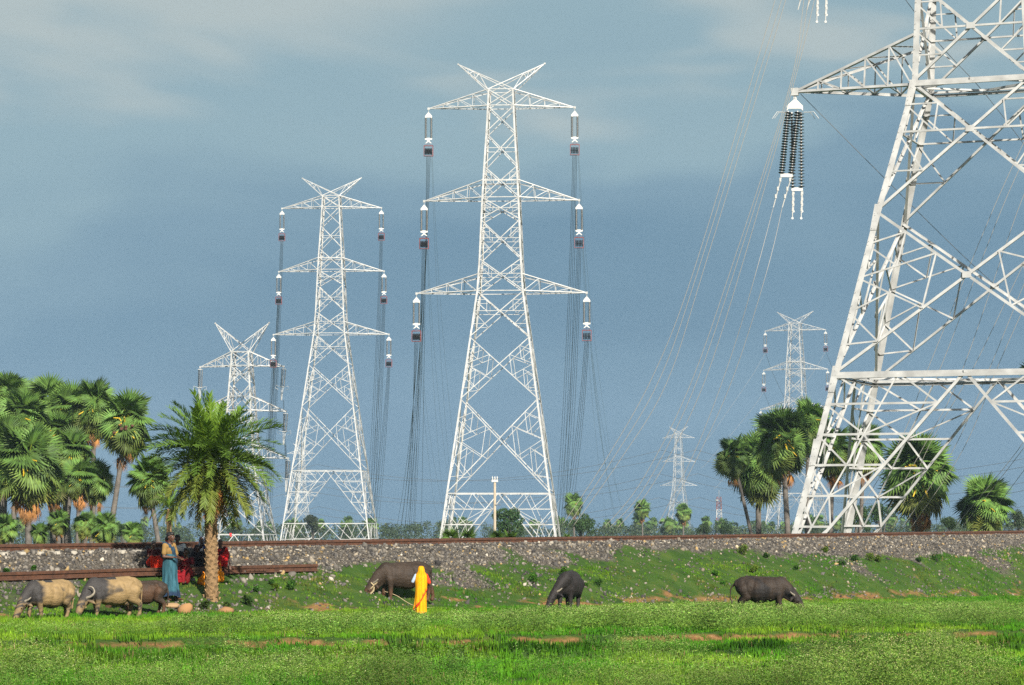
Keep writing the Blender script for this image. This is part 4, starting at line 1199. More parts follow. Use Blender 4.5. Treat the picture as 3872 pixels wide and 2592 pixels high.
PALM_FANCY = 0
def fan_palm(px, py, Rpx, Y, bx=None, nl=34,  dry=0, stalks=0, fruit=False, label=None, group=None, seed=0, lo=-50, trunk=True, green=1.0, tr=None):
    c = at(px, py, Y); R_ = Rpx / F * Y
    bxp = bx if bx is not None else px
    bpos = at(bxp, 2060, Y + 0); bz = gh(bpos.x, Y)
    root = empty('fan_palm', (bpos.x, Y, bz), label, 'palm tree', group)
    o_ = Vector((bpos.x, Y, bz))
    v, f, cc = fan_crown(R_ * 1.16, int(nl * 1.35), seed, lo, green)
    link('crown', np_mesh('crown', v + np.array(c - o_), f, cc), root, (M['leaf'],))
    if trunk:
        # extend the seen lean of the trunk down to its foot
        bt = at(bxp, 2060, Y); foot = lerp(c, bt, (c.z - bz) / max(.1, c.z - bt.z))
        tr_ = tr or max(.13, R_ * .085)
        b = trunk_mb(c - o_ + Vector((0, 0, -.02 * R_)), foot - o_, tr_ * 1.25, tr_); b.build('trunk', M['bark'], root, smooth=True)
    if dry:
        v, f, cc = dry_skirt(R_ * 1.05, dry, seed + 50)
        link('dry_leaves', np_mesh('dry_leaves', v + np.array(c - o_), f, cc), root, (M['dryleaf'],))
    if stalks:
        r = random.Random(seed)
        b = MB()
        for k in range(stalks):
            a = r.uniform(0, 6.28); d = Vector((math.cos(a), -abs(math.sin(a)) - .35, 0)).normalized(); L_ = R_ * r.uniform(.35, .6); up = r.uniform(-.7, .9)
            p0 = c - o_ + Vector((0, -.45 * R_, -.02 * R_)); b.tube([p0, p0 + d * L_ * .5 + Vector((0, 0, L_ * up * .7)), p0 + d * L_ + Vector((0, 0, L_ * (up - .25)))], [R_ * .036, R_ * .030, R_ * .016], 5)
        b.build('leaf_stalks', M['stalk'], root)
    if fruit:
        r = random.Random(seed + 3)
        for k in range(16):
            b = MB()
            p = c - o_ + Vector((r.uniform(-.32, .32), r.uniform(-.85, -.45), r.uniform(-.30, .02))) * R_
            b.lathe(p, [(.01 * R_, -.055 * R_), (.05 * R_, -.03 * R_), (.062 * R_, 0), (.05 * R_, .035 * R_), (.02 * R_, .05 * R_)], 8)
            b.build('palm_fruit', M['rust'], root, smooth=True)
    return root
GL = 'fan palms left of the date palm'; GR = 'fan palms around the big pylon'; GF = 'small fan palms on the far plain'; GB = 'young fan palms behind the track'
for a in (
 (26, 1494, 84, 196, 15, 36, 0, 2, False, 'fan palm at the left frame edge, crown highest beside the black trunks', GL, 1),
 (87, 1585, 100, 188, 41, 38, 0, 5, False, 'fan palm with yellow shoot, between the edge palm and the low skirted one', GL, 2),
 (182, 1522, 90, 198, 200, 36, 0, 2, False, 'tall fan palm whose crown tops the left grove, star of leaves facing out', GL, 3),
 (104, 1745, 124, 172, 108, 42, 16, 4, False, 'low broad fan palm in front with an orange skirt of dead leaves', GL, 4),
 (270, 1548, 88, 194, 236, 36, 3, 1, False, 'fan palm in mid grove without fruit, left of the one with dead brown leaves', GL, 5),
 (356, 1530, 88, 186, 347, 36, 9, 6, False, 'tall fan palm with yellow stalks and brown dead leaves, second from the grove end', GL, 6),
 (478, 1592, 98, 178, 410, 30, 10, 9, True, 'leaning fan palm with dark fruit and yellow stalks, at the right end of the grove', GL, 7),
 (277, 1700, 76, 184, 250, 30, 6, 3, False, 'fan palm with half brown leaves below the tall mid grove crowns', GL, 8),
 (299, 1795, 66, 176, 293, 22, 26, 3, False, 'short fan palm carrying the biggest bunch of dead orange leaves', GL, 9),
 (362, 1806, 64, 180, 345, 28, 5, 3, False, 'short fan palm whose small crown sits below the brown leaved tall one', GL, 10),
 (200, 1640, 84, 192, 228, 32, 3, 1, False, 'fan palm hidden deep in the grove behind the low broad one', GL, 12),
 (8, 1690, 104, 180, 4, 38, 5, 2, False, 'fan palm at the left edge, crown between the topmost and the low skirted one', GL, 16),
 (225, 1640, 84, 190, 262, 36, 4, 2, False, 'fan palm in the middle of the grove, leaves reaching between the taller crowns', GL, 17),
 (205, 1800, 74, 184, 205, 32, 6, 2, False, 'fan palm tucked between the low broad palm and the orange bunch', GL, 18),
 (-60, 1640, 100, 186, -40, 34, 0, 1, False, 'fan palm mostly beyond the left edge of the view', GL, 13),
 (563, 1806, 76, 150, 600, 30, 7, 4, False, 'fan palm just left of the date palm, leaves mixing with its fronds', GL, 14),
 (800, 1850, 60, 170, 778, 28, 4, 0, False, 'fan palm hidden behind the date palm, only its dark trunk showing', GL, 15),
 (2866, 1775, 118, 226, 2869, 40, 0, 0, False, 'dark shaded fan palm with black trunk, left of the big pylon', GR, 20),
 (2775, 1735, 74, 220, 2850, 26, 3, 2, False, 'small fan palm crown sticking out at the left of the right hand palms', GR, 21),
 (2958, 1672, 116, 208, 2982, 42, 7, 9, False, 'full fan palm with ringed pale trunk and yellow stalks beside the steel leg', GR, 22),
 (3055, 1615, 90, 222, 3052, 36, 4, 1, False, 'tallest of the palms at the big pylon, crown half behind its steel leg', GR, 23),
 (3150, 1712, 90, 214, 3140, 32, 10, 5, False, 'fan palm with orange dead leaves seen between the legs of the big pylon', GR, 24),
 (3268, 1700, 86, 224, 3250, 30, 6, 1, False, 'fan palm inside the big pylon, right of the orange leaved one', GR, 25),
 (3472, 1806, 142, 206, 3472, 46, 16, 9, False, 'round low fan palm with long yellow stalks right of the pylon legs', GR, 26),
 (3724, 1924, 106, 204, 3722, 38, 2, 4, False, 'small dark fan palm near the right edge under slanting cables', GR, 27),
 (3962, 1418, 92, 190, 3985, 32, 0, 0, False, 'fan palm beyond the right edge, one leaf tip reaching in', GR, 28),
 (2428, 1930, 34, 520, 2430, 26, 12, 3, False, 'tiny far palm with dead leaves left of the hazy pylon', GF, 30),
 (2584, 1940, 34, 520, 2584, 26, 14, 2, False, 'tiny far palm standing in front of the hazy pylon', GF, 31),
 (2168, 1912, 40, 480, 2172, 28, 5, 5, False, 'far small palm right of the tallest whole pylon base', GF, 32),
 (395, 2000, 56, 165, 395, 26, 1, 1, False, 'trunkless young fan palm under the leaning fruit palm', GB, 40),
 (505, 2022, 44, 160, 505, 22, 7, 1, False, 'trunkless young fan palm with orange leaves left of the seated people', GB, 41),
 (222, 1978, 46, 170, 222, 22, 8, 1, False, 'young fan palm with dry leaves between the grove trunks', GB, 42),
 (322, 1985, 48, 172, 322, 24, 4, 0, False, 'young green fan palm under the biggest bunch of dead leaves', GB, 43),
 (22, 2002, 52, 168, 22, 22, 0, 0, False, 'young green fan palm behind the black trunks at the left edge', GB, 44),
 (150, 2020, 40, 166, 150, 20, 6, 0, False, 'young fan palm with tan leaves under the low broad palm', GB, 45),
): fan_palm(a[0], a[1] + (20 if a[10] == GL else 0), a[2] * (1.13 if a[10] == GL else 1.0), a[3], a[4], a[5], int(a[6] * 1.5), *a[7:], green=1.2 if a[10] == GR and not a[9].startswith('dark') else 1.08, lo=-60 if a[9].startswith('leaning') else -66)

# spiky palm seedlings behind the track, before the foot of the middle pylon
def seedling(px, Y, size, label, seed):
    p = at(px, 2030, Y); z = gh(p.x, Y)
    zb = zat(2038, Y)
    r = np.random.default_rng(seed); n = 9
    az = r.uniform(0, 6.28, n); el = np.radians(r.uniform(18, 80, n)); d = np.stack([np.cos(az)*np.cos(el), np.sin(az)*np.cos(el), np.sin(el)], 1)
    parts = []
    for k in range(n):
        v, f, c = fan_leaf(.72, .15, 15, math.radians(150), math.radians(8), .02, r, .40)
        parts.append(scatter(v, f, np.zeros((1, 3)), frame_from(d[k:k+1], r.normal(0, .9, 1)) * size * r.uniform(.7, 1.1), np.array([[.085, .17, .028]]) * r.uniform(.8, 1.3), np.minimum(c, 1.15)))
    v, f, c = cat(parts)
    root = empty('palm_seedling', (p.x, Y, zb), label, 'young palm', 'spiky palm seedlings behind the rail')
    link('spiky_leaves', np_mesh('spiky_leaves', v, f, c), root, (M['leaf'],))
    b = MB(); b.tube([(0, 0, z - zb - .1), (0, 0, .05)], [.09, .06], 8); b.build('stem', M['bark'], root)
seedling(1706, 96, .62, 'bright spiky palm seedling at the left foot of the tallest whole pylon', 1)
seedling(1772, 97, .60, 'bright spiky palm seedling between the pole and the left foot seedling', 2)
seedling(1880, 98, .58, 'bright spiky palm seedling at the base of the concrete pole', 3)
seedling(1925, 99, .50, 'bright spiky palm seedling just right of the concrete pole', 4)
seedling(2145, 104, .34, 'small spiky palm seedling right of the tallest whole pylon', 5)

# ------------------------------------------------------------------ date palms
def frond(L_, nl, curve, r, col, leaf=.17):
    """feather leaf along +x arching down; returns verts, faces, cols"""
    v, f, c = [], [], []
    th = 0; p = np.array([0., 0, 0]); N_ = 18; pts = [p.copy()]; dirs = []
    for i in range(N_):
        a = -curve * ((i + .5) / N_) ** 1.3
        d = np.array([math.cos(a), 0, math.sin(a)]); dirs.append(d); p = p + d * L_ / N_; pts.append(p.copy())
    for i in range(N_):
        w_ = .020 * L_ * (1 - .8 * i / N_) * .5
        b = len(v); v += [pts[i] + [0, -w_, 0], pts[i] + [0, w_, 0], pts[i+1] + [0, w_*.9, 0], pts[i+1] + [0, -w_*.9, 0]]; f += [(b, b+1, b+2), (b, b+2, b+3)]; c += [tuple(np.array(col) * np.array([1.9, 1.5, .9]))] * 4
    for s_ in (-1, 1):
        for k in range(nl):
            t = .12 + .88 * (k + r.uniform(-.3, .3)) / nl; t = min(max(t, .1), .999)
            i = int(t * N_); fr = t * N_ - i
            q = pts[i] * (1 - fr) + pts[i+1] * fr; d = dirs[i]; n_ = np.array([-d[2], 0, d[0]])
            ll = leaf * L_ * (1.15 - .75 * t) * (.45 + .55 * min(1, t / .3)) * r.uniform(.85, 1.15)
            ld = d * (.55 + .4 * t) + np.array([0, s_ * r.uniform(.45, .95), 0]) + n_ * r.uniform(.0, .75); ld /= np.linalg.norm(ld)
            wv = np.cross(ld, n_ + .2 * r.normal(size=3)); wv /= np.linalg.norm(wv) + 1e-9; wv = wv * .0072 * L_
            b = len(v); tip = q + ld * ll - np.array([0, 0, .10 * ll])
            v += [q - wv*.6, q + wv*.6, q + ld * ll * .5 + wv, q + ld * ll * .5 - wv, tip]; f += [(b, b+1, b+2), (b, b+2, b+3), (b+3, b+2, b+4)]
            kk = r.uniform(.75, 1.3); cl = np.array(col) * kk; c += [tuple(cl)] * 4 + [tuple(cl * np.array([1.25, 1.1, .8]))]
    return np.array(v), np.array(f), np.array(c)

def date_palm(foot, top, R_, nf, seed, r0, r1, label, dead=10, stubs=True):
    root = empty('date_palm', foot, label, 'palm tree')
    tp = Vector(top) - Vector(foot); r = np.random.default_rng(seed)
    parts = []
    for i in range(nf):
        t = (i + .5) / nf
        el = math.radians(float(np.interp(t, [0, .15, .45, .75, 1], [80, 58, 28, -8, -52])) + r.normal() * 6)
        az = i * 2.39996 + r.uniform(-.25, .25)
        L_ = R_ * float(np.interp(t, [0, .2, .6, 1], [.95, 1.12, 1.1, .95])) * r.uniform(.9, 1.08)
        fresh, midc, old = np.array([.135, .255, .022]), np.array([.098, .185, .028]), np.array([.20, .175, .034])
        col = fresh + (midc - fresh) * min(1, t / .4) if t < .5 else midc + (old - midc) * min(1, (t - .5) / .5) * r.uniform(.2, 1)
        v, f, c = frond(L_, 58, float(np.interp(t, [0, .3, .8, 1], [.35, 1.15, 1.05, .6])) + r.normal() * .12, r, col, .215)
        d = np.array([[math.cos(az) * math.cos(el), math.sin(az) * math.cos(el), math.sin(el)]])
        Rm = frame_from(d, np.array([r.normal() * .35]))
        parts.append(scatter(v, f, np.array([[0, 0, R_ * .05 * math.sin(el)]]), Rm, np.ones((1, 3)), c))
    v, f, c = cat(parts)
    link('crown', np_mesh('crown', v + np.array(tp), f, c), root, (M['leaf'],))
    if dead:
        parts = []
        for i in range(dead):
            az = r.uniform(0, 6.28); el = math.radians(r.uniform(-84, -62))
            v, f, c = frond(R_ * r.uniform(.45, .72), 30, .15, r, np.array([.42, .20, .06]) * r.uniform(.5, 1.2))
            d = np.array([[math.cos(az)*math.cos(el), math.sin(az)*math.cos(el), math.sin(el)]])
            parts.append(scatter(v, f, np.array([[.07*math.cos(az), .07*math.sin(az), -.05 - .10 * R_]]), frame_from(d, np.array([r.normal()])), np.ones((1, 3)), c))
        v, f, c = cat(parts)
        link('dry_fronds', np_mesh('dry_fronds', v + np.array(tp), f, c), root, (M['dryleaf'],))
    b = trunk_mb(tp, (0, 0, -.25), r0, r1, 26)
    me_root = b.build('trunk', M['datebark'], root, smooth=True)
    if stubs:
        b = MB(); H_ = tp.length; n = int(H_ / .017)
        for i in range(n):
            t = i / n; a = i * 2.39996; p = tp * t; rr = lerp(r0, r1, min(1, t * 1.4)) * (1 + .35 * max(0, .08 - t) / .08)
            d = Vector((math.cos(a), math.sin(a), 0)); s_ = Vector((-d.y, d.x, 0)); w_ = .055
            q = p + d * rr * .9
            b.add([q - s_*w_ - Vector((0,0,.03)), q + s_*w_ - Vector((0,0,.03)), q + d*.045 + s_*w_*.45 + Vector((0,0,.055)), q + d*.045 - s_*w_*.45 + Vector((0,0,.055)), q + Vector((0,0,.06)) + s_*w_*.5, q + Vector((0,0,.06)) - s_*w_*.5], [(0,1,2,3), (3,2,4,5), (0,3,5), (1,4,2)])
        b.build('leaf_base', M['datebark'], root)
    return root
M['datebark'] = mat('date_palm_bark', (.24, .15, .07), .95, noise=.35, nscale=14, bump=.5, bscale=40)
fp = hit(800, 2268)
YD = fp.y
date_palm(fp, at(797, 1752, YD - .1), 1.72 * YD / 66.0, 104, 3, .165, .15, 'date palm with rough tan trunk, drooping feathery crown shading a seated group', dead=11)
pp = at(640, 1985, 120); date_palm((pp.x, 120, gh(pp.x, 120)), at(640, 1925, 120), .95, 34, 8, .13, .12, 'small feathery date palm behind the rail, above the standing woman', dead=3, stubs=False)

# ------------------------------------------------------------------ broad-leaved trees, shrubs, the far tree line
def leaf_cloud(blobs, n, size, base, seed, jit=.35):
    """leaf-sized quads through several overlapping ellipsoids; blobs: (centre, radii)"""
    r = np.random.default_rng(seed); wts = np.array([b[1][0] * b[1][2] for b in blobs]); wts = wts / wts.sum()
    bi = r.choice(len(blobs), n, p=wts); C_ = np.array([b[0] for b in blobs])[bi]; Rr = np.array([b[1] for b in blobs])[bi]
    d = r.normal(size=(n, 3)); d /= np.linalg.norm(d, axis=1)[:, None]; rad = r.uniform(.45, 1.08, n) ** .6
    p = C_ + d * Rr * rad[:, None]
    tone = r.uniform(.65, 1.3, len(blobs))[bi]
    tv = np.array([(-.5, 0, 0), (0, -.3, .06), (.5, 0, 0), (0, .3, .06)]); tf = np.array([(0, 1, 2), (0, 2, 3)])
    col = np.array(base) * (tone * r.uniform(1 - jit, 1 + jit, n))[:, None] * np.stack([r.uniform(.85, 1.25, n), np.ones(n), r.uniform(.8, 1.1, n)], 1)
    global RNG
    return scatter(tv, tf, p, rand_rot(n, size * r.uniform(.6, 1.4, n)), col)

def broad_tree(px, py, Rpx, Y, label, seed, base=(.045, .095, .028), nq=4200, group='round trees on the plain'):
    c = at(px, py, Y); R_ = Rpx / F * Y; bz = gh(c.x, Y)
    root = empty('broadleaf_tree', (c.x, Y, bz), label, 'tree', group); h = c.z - bz
    r = random.Random(seed); blobs = []
    for i in range(13):
        a = r.uniform(0, 6.28); q = r.uniform(.1, .72); zz = r.uniform(-.45, .6)
        blobs.append(((math.cos(a) * q * R_, math.sin(a) * q * R_, h + zz * R_), (R_ * r.uniform(.26, .46),) * 2 + (R_ * r.uniform(.22, .38),)))
    v, f, cc = leaf_cloud(blobs, nq, R_ * .095, base, seed)
    link('crown', np_mesh('crown', v, f, cc), root, (M['leaf'],))
    b = MB(); b.tube([(0, 0, -.3), (.1, 0, h * .5), (0, .1, h * .95)], [R_ * .09, R_ * .07, R_ * .04], 8)
    for bl in blobs[:7]: b.tube([(.05, 0, h * .55), ((bl[0][0]) * .5, bl[0][1] * .5, h * .8), bl[0]], [R_ * .04, R_ * .03, R_ * .01], 6)
    b.build('trunk', M['bark'], root)
for a in ((1912, 1978, 72, 300, 'dark round tree behind the concrete pole, inside the tallest pylon', 1, (.036, .085, .024)), (2196, 1984, 56, 340, 'round tree under the small far palm right of the tallest pylon', 2), (3236, 1968, 66, 300, 'bushy tree between the legs of the big pylon', 3, (.050, .105, .030)),
          (3330, 1945, 52, 310, 'second bushy tree in the big pylon, beside the round low palm', 4, (.050, .110, .032)), (3850, 1968, 46, 330, 'grey green tree at the right frame edge', 5, (.052, .088, .042)), (1184, 1985, 46, 560, 'flat topped tree seen through the slender pylon', 6, (.055, .080, .038)),
          (3590, 1990, 44, 300, 'low tree between the two low palms on the right', 7, (.045, .085, .026)), (470, 2010, 40, 220, 'low dark tree behind the leaning fruit palm', 8), (2660, 1998, 30, 420, 'low bright tree left of the black palm trunk', 9, (.045, .085, .026)), (2745, 1995, 36, 440, 'low rounded tree beside the black palm trunk', 10)):
    broad_tree(*a)

r = np.random.default_rng(77); parts = []
for i in range(420):
    px = r.uniform(-150, 4030); Y = r.uniform(640, 980)
    top = np.interp(px, [0, 900, 1150, 1500, 1700, 2000, 2300, 2700, 3200, 3872], [1985, 1985, 1975, 1982, 1968, 1985, 1975, 1988, 1978, 1968]) + r.normal() * 7
    R_ = r.uniform(1.3, 2.6); c = at(px, top, Y); cz = c.z - R_
    blobs = [((c.x + r.normal() * R_ * .6, Y + r.normal() * R_ * .5, cz + r.normal() * R_ * .3), (R_ * .7, R_ * .7, R_ * .6)) for _ in range(3)] + [((c.x, Y, cz - 1.6 * R_), (R_ * 1.2, R_, R_ * 1.3))]
    parts.append(leaf_cloud(blobs, 300, R_ * .26, np.array([.055, .090, .036]) * r.uniform(.8, 1.25), 1000 + i))
    if i % 4 == 0:   # a far palm crown standing a little above the rest
        v, f, cc = fan_crown(R_ * .95, 16, 4000 + i); parts.append((v + np.array([c.x, Y, c.z - .3]), f, cc))
v, f, cc = cat(parts)
tag(link('treeline', np_mesh('treeline', v, f, cc), None, (M['leaf'],)), 'far belt of trees and palms along the horizon', 'treeline', kind='stuff')

def shrub(px, py, Rpx, label, seed, base=(.060, .140, .018), tall=1.0, name='shrub'):
    p = hit(px, py); R_ = Rpx / F * p.y
    root = empty(name, p, label, 'shrub', 'small shrubs on the bank')
    r = random.Random(seed); blobs = []
    for i in range(7):
        a = r.uniform(0, 6.28); q = r.uniform(0, .6)
        blobs.append(((math.cos(a)*q*R_, math.sin(a)*q*R_, R_ * tall * r.uniform(.35, 1.15)), (R_ * r.uniform(.35, .55),)*2 + (R_ * tall * r.uniform(.3, .5),)))
    v, f, cc = leaf_cloud(blobs, 420, .052, base, seed, .45)
    link('foliage', np_mesh('foliage', v, f, cc), root, (M['grass'],))
    b = MB()
    for bl in blobs[:6]: b.tube([(0, 0, -.03), (bl[0][0]*.4, bl[0][1]*.4, bl[0][2]*.5), bl[0]], [.008, .006, .003], 5)
    b.build('stem', M['bark'], root)
Yl = (.085, .150, .016); Dk = (.038, .105, .018)
for i, a in enumerate((
 (2807, 2098, 28, 'round yellow green shrub on the stones left of the pylon leg', Yl), (2897, 2112, 15, 'small green shrub right of the round yellow one', Dk), (3122, 2094, 19, 'lone green shrub on the stones below the pylon leg', Yl),
 (3184, 2142, 17, 'low green shrub under the lone stone shrub', Dk), (3232, 2126, 20, 'green shrub at the left end of the shrub row', Dk), (3290, 2122, 22, 'yellow green shrub in the middle of the row', Yl), (3318, 2126, 17, 'yellow shrub at the right end of the row', Yl),
 (3545, 2128, 24, 'tall dark green shrub alone on the right bank', Dk), (3472, 2126, 14, 'small shrub left of the tall dark one', Dk), (2706, 2180, 18, 'bright green shrub up the bank from the black bull', (.05, .15, .015)), (2850, 2172, 20, 'mixed yellow shrub above the black bull', Yl), (2735, 2216, 13, 'small bright shrub just behind the black bull', (.05, .15, .015)), (3010, 2158, 14, 'small dark shrub right of the black bull', Dk),
 (2022, 2212, 30, 'wide bright green shrub left of the head-on buffalo', (.05, .15, .015)), (2132, 2180, 26, 'bright green shrub above the head-on buffalo', (.06, .16, .015)), (2262, 2218, 20, 'green shrub right of the head-on buffalo', Dk), (2215, 2222, 14, 'small shrub touching the head-on buffalo', (.05, .14, .015)),
 (1040, 2236, 18, 'yellow flecked shrub left of the round mid bank shrub', Yl), (1098, 2232, 26, 'round green shrub in mid bank below the spare rail', Dk), (1028, 2214, 16, 'small shrub above the yellow flecked one', Dk), (938, 2290, 26, 'bushy shrub right of the date palm foot', (.035, .075, .016)), (965, 2240, 16, 'small shrub on the bank right of the date palm', Dk),
 (775, 2306, 24, 'scrubby shrub at the date palm foot', (.045, .075, .018)), (860, 2306, 20, 'leafy scrub between the palm foot and the bushy shrub', (.05, .09, .02)), (128, 2162, 18, 'small shrub against the spare rail near its left end', Dk), (22, 2178, 18, 'shrub in front of the spare rail at the left edge', Dk), (1190, 2150, 9, 'tiny yellow shrub at the end of the spare rail', Yl), (640, 2330, 18, 'green tuft in front of the brown boulder', Dk))):
    shrub(*a[:4], 500 + i, a[4], 1.0)

def boulder(px, py, wpx_, hpx, col, label, seed):
    p = hit(px, py); k = p.y / F
    v, f = ico(.12, seed); r = np.random.default_rng(seed)
    # subdivide once for a weathered outline
    V = [tuple(a) for a in v]; FF = []; mid = {}
    def m_(a, b):
        key = (min(a, b), max(a, b))
        if key not in mid:
            q = (np.array(V[a]) + np.array(V[b])) / 2; q = q / np.linalg.norm(q) * (np.linalg.norm(V[a]) + np.linalg.norm(V[b])) / 2 * (1 + r.normal() * .06); V.append(tuple(q)); mid[key] = len(V) - 1
        return mid[key]
    for a, b, c in f:
        x, y, z = m_(a, b), m_(b, c), m_(c, a); FF += [(a, x, z), (b, y, x), (c, z, y), (x, y, z)]
    V = np.array(V) * np.array([wpx_ * k / 2, wpx_ * k / 2.4, hpx * k * .62])
    o = link('boulder', np_mesh('boulder', V, np.array(FF), np.tile(col, (len(V), 1))), None, (M['stone'],))
    o.location = p + Vector((0, 0, hpx * k * .35)); tag(o, label, 'rock', 'brown rocks near the date palm')
boulder(698, 2328, 52, 48, (.34, .19, .085), 'upright brown boulder in the weeds left of the date palm', 3)
boulder(652, 2302, 60, 22, (.36, .24, .13), 'flat pale slab of rock before the standing woman', 4)
boulder(850, 2322, 64, 26, (.30, .17, .08), 'low brown clod right of the date palm foot', 5)
boulder(2785, 2098 - 24, 14, 12, (.55, .45, .30), 'small cream stone beside the round yellow shrub', 6)

# ------------------------------------------------------------------ the concrete pole and the far mast
Yp = 190.0; pb = at(1871, 2010, Yp); zt_ = zat(1814, Yp); k = Yp / F; gz0 = gh(pb.x, Yp)
root = empty('utility_pole', (pb.x, Yp, gz0), 'tan concrete pole with three small insulators, in front of the tallest pylon', 'utility pole')
b = MB(); b.tube([(0, 0, -.3), (0, 0, zt_ - gz0)], [.125, .085], 10); b.build('pole_shaft', M['pole'], root, smooth=True)
b = MB(); b.box((0, -.02, zt_ - gz0 - .10), (.46, .2, .16)); b.build('cross_arm', M['steel_dull'], root)
for x in (-.17, 0, .17):
    b = MB(); b.lathe((x, 0, zt_ - gz0), [(.02, -.05), (.02, .05), (.05, .06), (.055, .12), (.03, .15), (.045, .18), (.02, .22)], 8); b.build('pin_insulator', M['white'], root)
b = MB(); b.box((.22, -.1, zat(1910, Yp) - gz0), (.45, .04, .05)); b.build('stay_bracket', M['wire'], root)
Ym = 1000.0; pm = at(2719, 1990, Ym); zt_ = zat(1880, Ym); g0 = gh(pm.x, Ym)
root = empty('radio_mast', (pm.x, Ym, g0), 'slim red and white banded radio mast on the horizon', 'mast')
hM = zt_ - g0; z0 = zat(2000, Ym) - g0; b = MB(); bands = 6
for i in range(14):
    za, zb_ = hM * i / 14, hM * (i + 1) / 14; wa, wb_ = lerp(1.5, .75, i / 14), lerp(1.5, .75, (i + 1) / 14)
    fr = (za + zb_) / 2; pyy = HOR - (g0 + fr - EZ) / Ym * F
    red = pyy > 1962 or pyy < 1925
    cc = (.30, .11, .09) if red else (.52, .52, .52)
    cs = [(-1, -1), (1, -1), (1, 1), (-1, 1)]
    for j in range(4):
        a_, c_ = cs[j], cs[(j + 1) % 4]
        A_, B_ = Vector((a_[0]*wa, a_[1]*wa, za)), Vector((a_[0]*wb_, a_[1]*wb_, zb_)); C_, D_ = Vector((c_[0]*wa, c_[1]*wa, za)), Vector((c_[0]*wb_, c_[1]*wb_, zb_))
        b.tube([A_, B_], .14, 4, col=cc); b.tube([A_, D_], .08, 4, col=cc); b.tube([C_, B_], .08, 4, col=cc); b.tube([B_, D_], .08, 4, col=cc)
b.build('mast_lattice', M['redwhite'], root, cols=True)
b = MB(); b.tube([(0, 0, hM), (0, 0, hM + 2.5)], .1, 5, col=(.5, .5, .5)); b.lathe((-.9, -.9, hM * .93), [(.1, 0), (.55, .1), (.6, .5), (.1, .6)], 8); b.build('antenna', M['white'], root)

# ------------------------------------------------------------------ the damp air over the plain
hz = bpy.data.materials.new('humid_air'); hz.use_nodes = True
nt = hz.node_tree; nt.nodes.clear(); o_ = nt.nodes.new('ShaderNodeOutputMaterial'); pv = nt.nodes.new('ShaderNodeVolumePrincipled')
pv.inputs['Color'].default_value = (.55, .75, .95, 1); pv.inputs['Density'].default_value = .00011; pv.inputs['Anisotropy'].default_value = 0
nt.links.new(pv.outputs[0], o_.inputs['Volume'])
b = MB(); b.box((0, 1550, 40), (6000, 3400, 200)); o = b.build('haze', hz); tag(o, kind='stuff', label='thin blue haze over the plain')
# ------------------------------------------------------------------ bodies: ellipsoids fused into one skin
def _sphere(nu=14, nv=9):
    v = [(0, 0, 1)]; 
    for j in range(1, nv):
        t = math.pi * j / nv
        v += [(math.sin(t) * math.cos(2*math.pi*k/nu), math.sin(t) * math.sin(2*math.pi*k/nu), math.cos(t)) for k in range(nu)]
    v.append((0, 0, -1)); f3, f4 = [], []
    for k in range(nu):
        f3.append((0, 1 + k, 1 + (k+1) % nu)); b = 1 + (nv - 2) * nu; f3.append((len(v) - 1, b + (k+1) % nu, b + k))
    for j in range(nv - 2):
        for k in range(nu):
            a = 1 + j * nu; f4.append((a + k, a + nu + k, a + nu + (k+1) % nu, a + (k+1) % nu))
    return np.array(v), f3 + f4
SV, SF = _sphere()

class Blob:
    def __init__(self): self.v, self.f, self.n = [], [], 0
    def ell(self, c, r, R=None):
        r = (r,) * 3 if not hasattr(r, '__len__') else r
        p = SV * np.array(r)
        if R is not None: p = p @ np.array(R.to_3x3() if hasattr(R, 'to_3x3') else R).T
        self.v.append(p + np.array(c)); self.f += [tuple(i + self.n for i in q) for q in SF]; self.n += len(SV)
    def cap(self, a, b, ra, rb, sy=1.0):
        a, b = np.array(a, float), np.array(b, float); L_ = np.linalg.norm(b - a); n = max(2, int(L_ / (min(ra, rb) * .45)) + 1)
        for i in range(n + 1):
            t = i / n; r_ = ra + (rb - ra) * t; self.ell(a + (b - a) * t, (r_, r_ * sy, r_))
    def chain(self, pts, rs, sy=1.0):
        for i in range(len(pts) - 1): self.cap(pts[i], pts[i+1], rs[i], rs[i+1], sy)
    def mesh(self, name, voxel, smooth=5, fold=0.0):
        me = bpy.data.meshes.new(name + '_src'); me.from_pydata([tuple(p) for p in np.concatenate(self.v)], [], self.f); me.update()
        o = bpy.data.objects.new('tmp', me); COL.objects.link(o)
        m = o.modifiers.new('r', 'REMESH'); m.mode = 'VOXEL'; m.voxel_size = voxel
        s = o.modifiers.new('s', 'SMOOTH'); s.factor = .5; s.iterations = smooth
        dg_ = bpy.context.evaluated_depsgraph_get(); dg_.update()
        out_ = bpy.data.meshes.new_from_object(o.evaluated_get(dg_)); out_.name = name
        bpy.data.objects.remove(o); bpy.data.meshes.remove(me)
        if fold:
            n = len(out_.vertices); p = np.empty(n * 3); q = np.empty(n * 3); out_.vertices.foreach_get('co', p); out_.vertices.foreach_get('normal', q)
            p = p.reshape(-1, 3); q = q.reshape(-1, 3); t = np.arctan2(p[:, 0], -p[:, 1] + .1)
            hgt = vnoise(t * 6 + p[:, 2] * 2.5, p[:, 2] * 4, 3) + .6 * vnoise(t * 13 - p[:, 2] * 5, p[:, 2] * 7, 5) - .8
            out_.vertices.foreach_set('co', (p + q * (hgt * fold)[:, None]).ravel()); out_.update()
        out_.polygons.foreach_set('use_smooth', [True] * len(out_.polygons))
        return out_

def paint(me, fn):
    n = len(me.vertices); co_ = np.empty(n * 3); me.vertices.foreach_get('co', co_); co_ = co_.reshape(-1, 3)
    c = np.ones((n, 4), np.float32); c[:, :3] = fn(co_)
    a = me.color_attributes.new('Col', 'FLOAT_COLOR', 'POINT'); a.data.foreach_set('color', c.ravel())
    return me

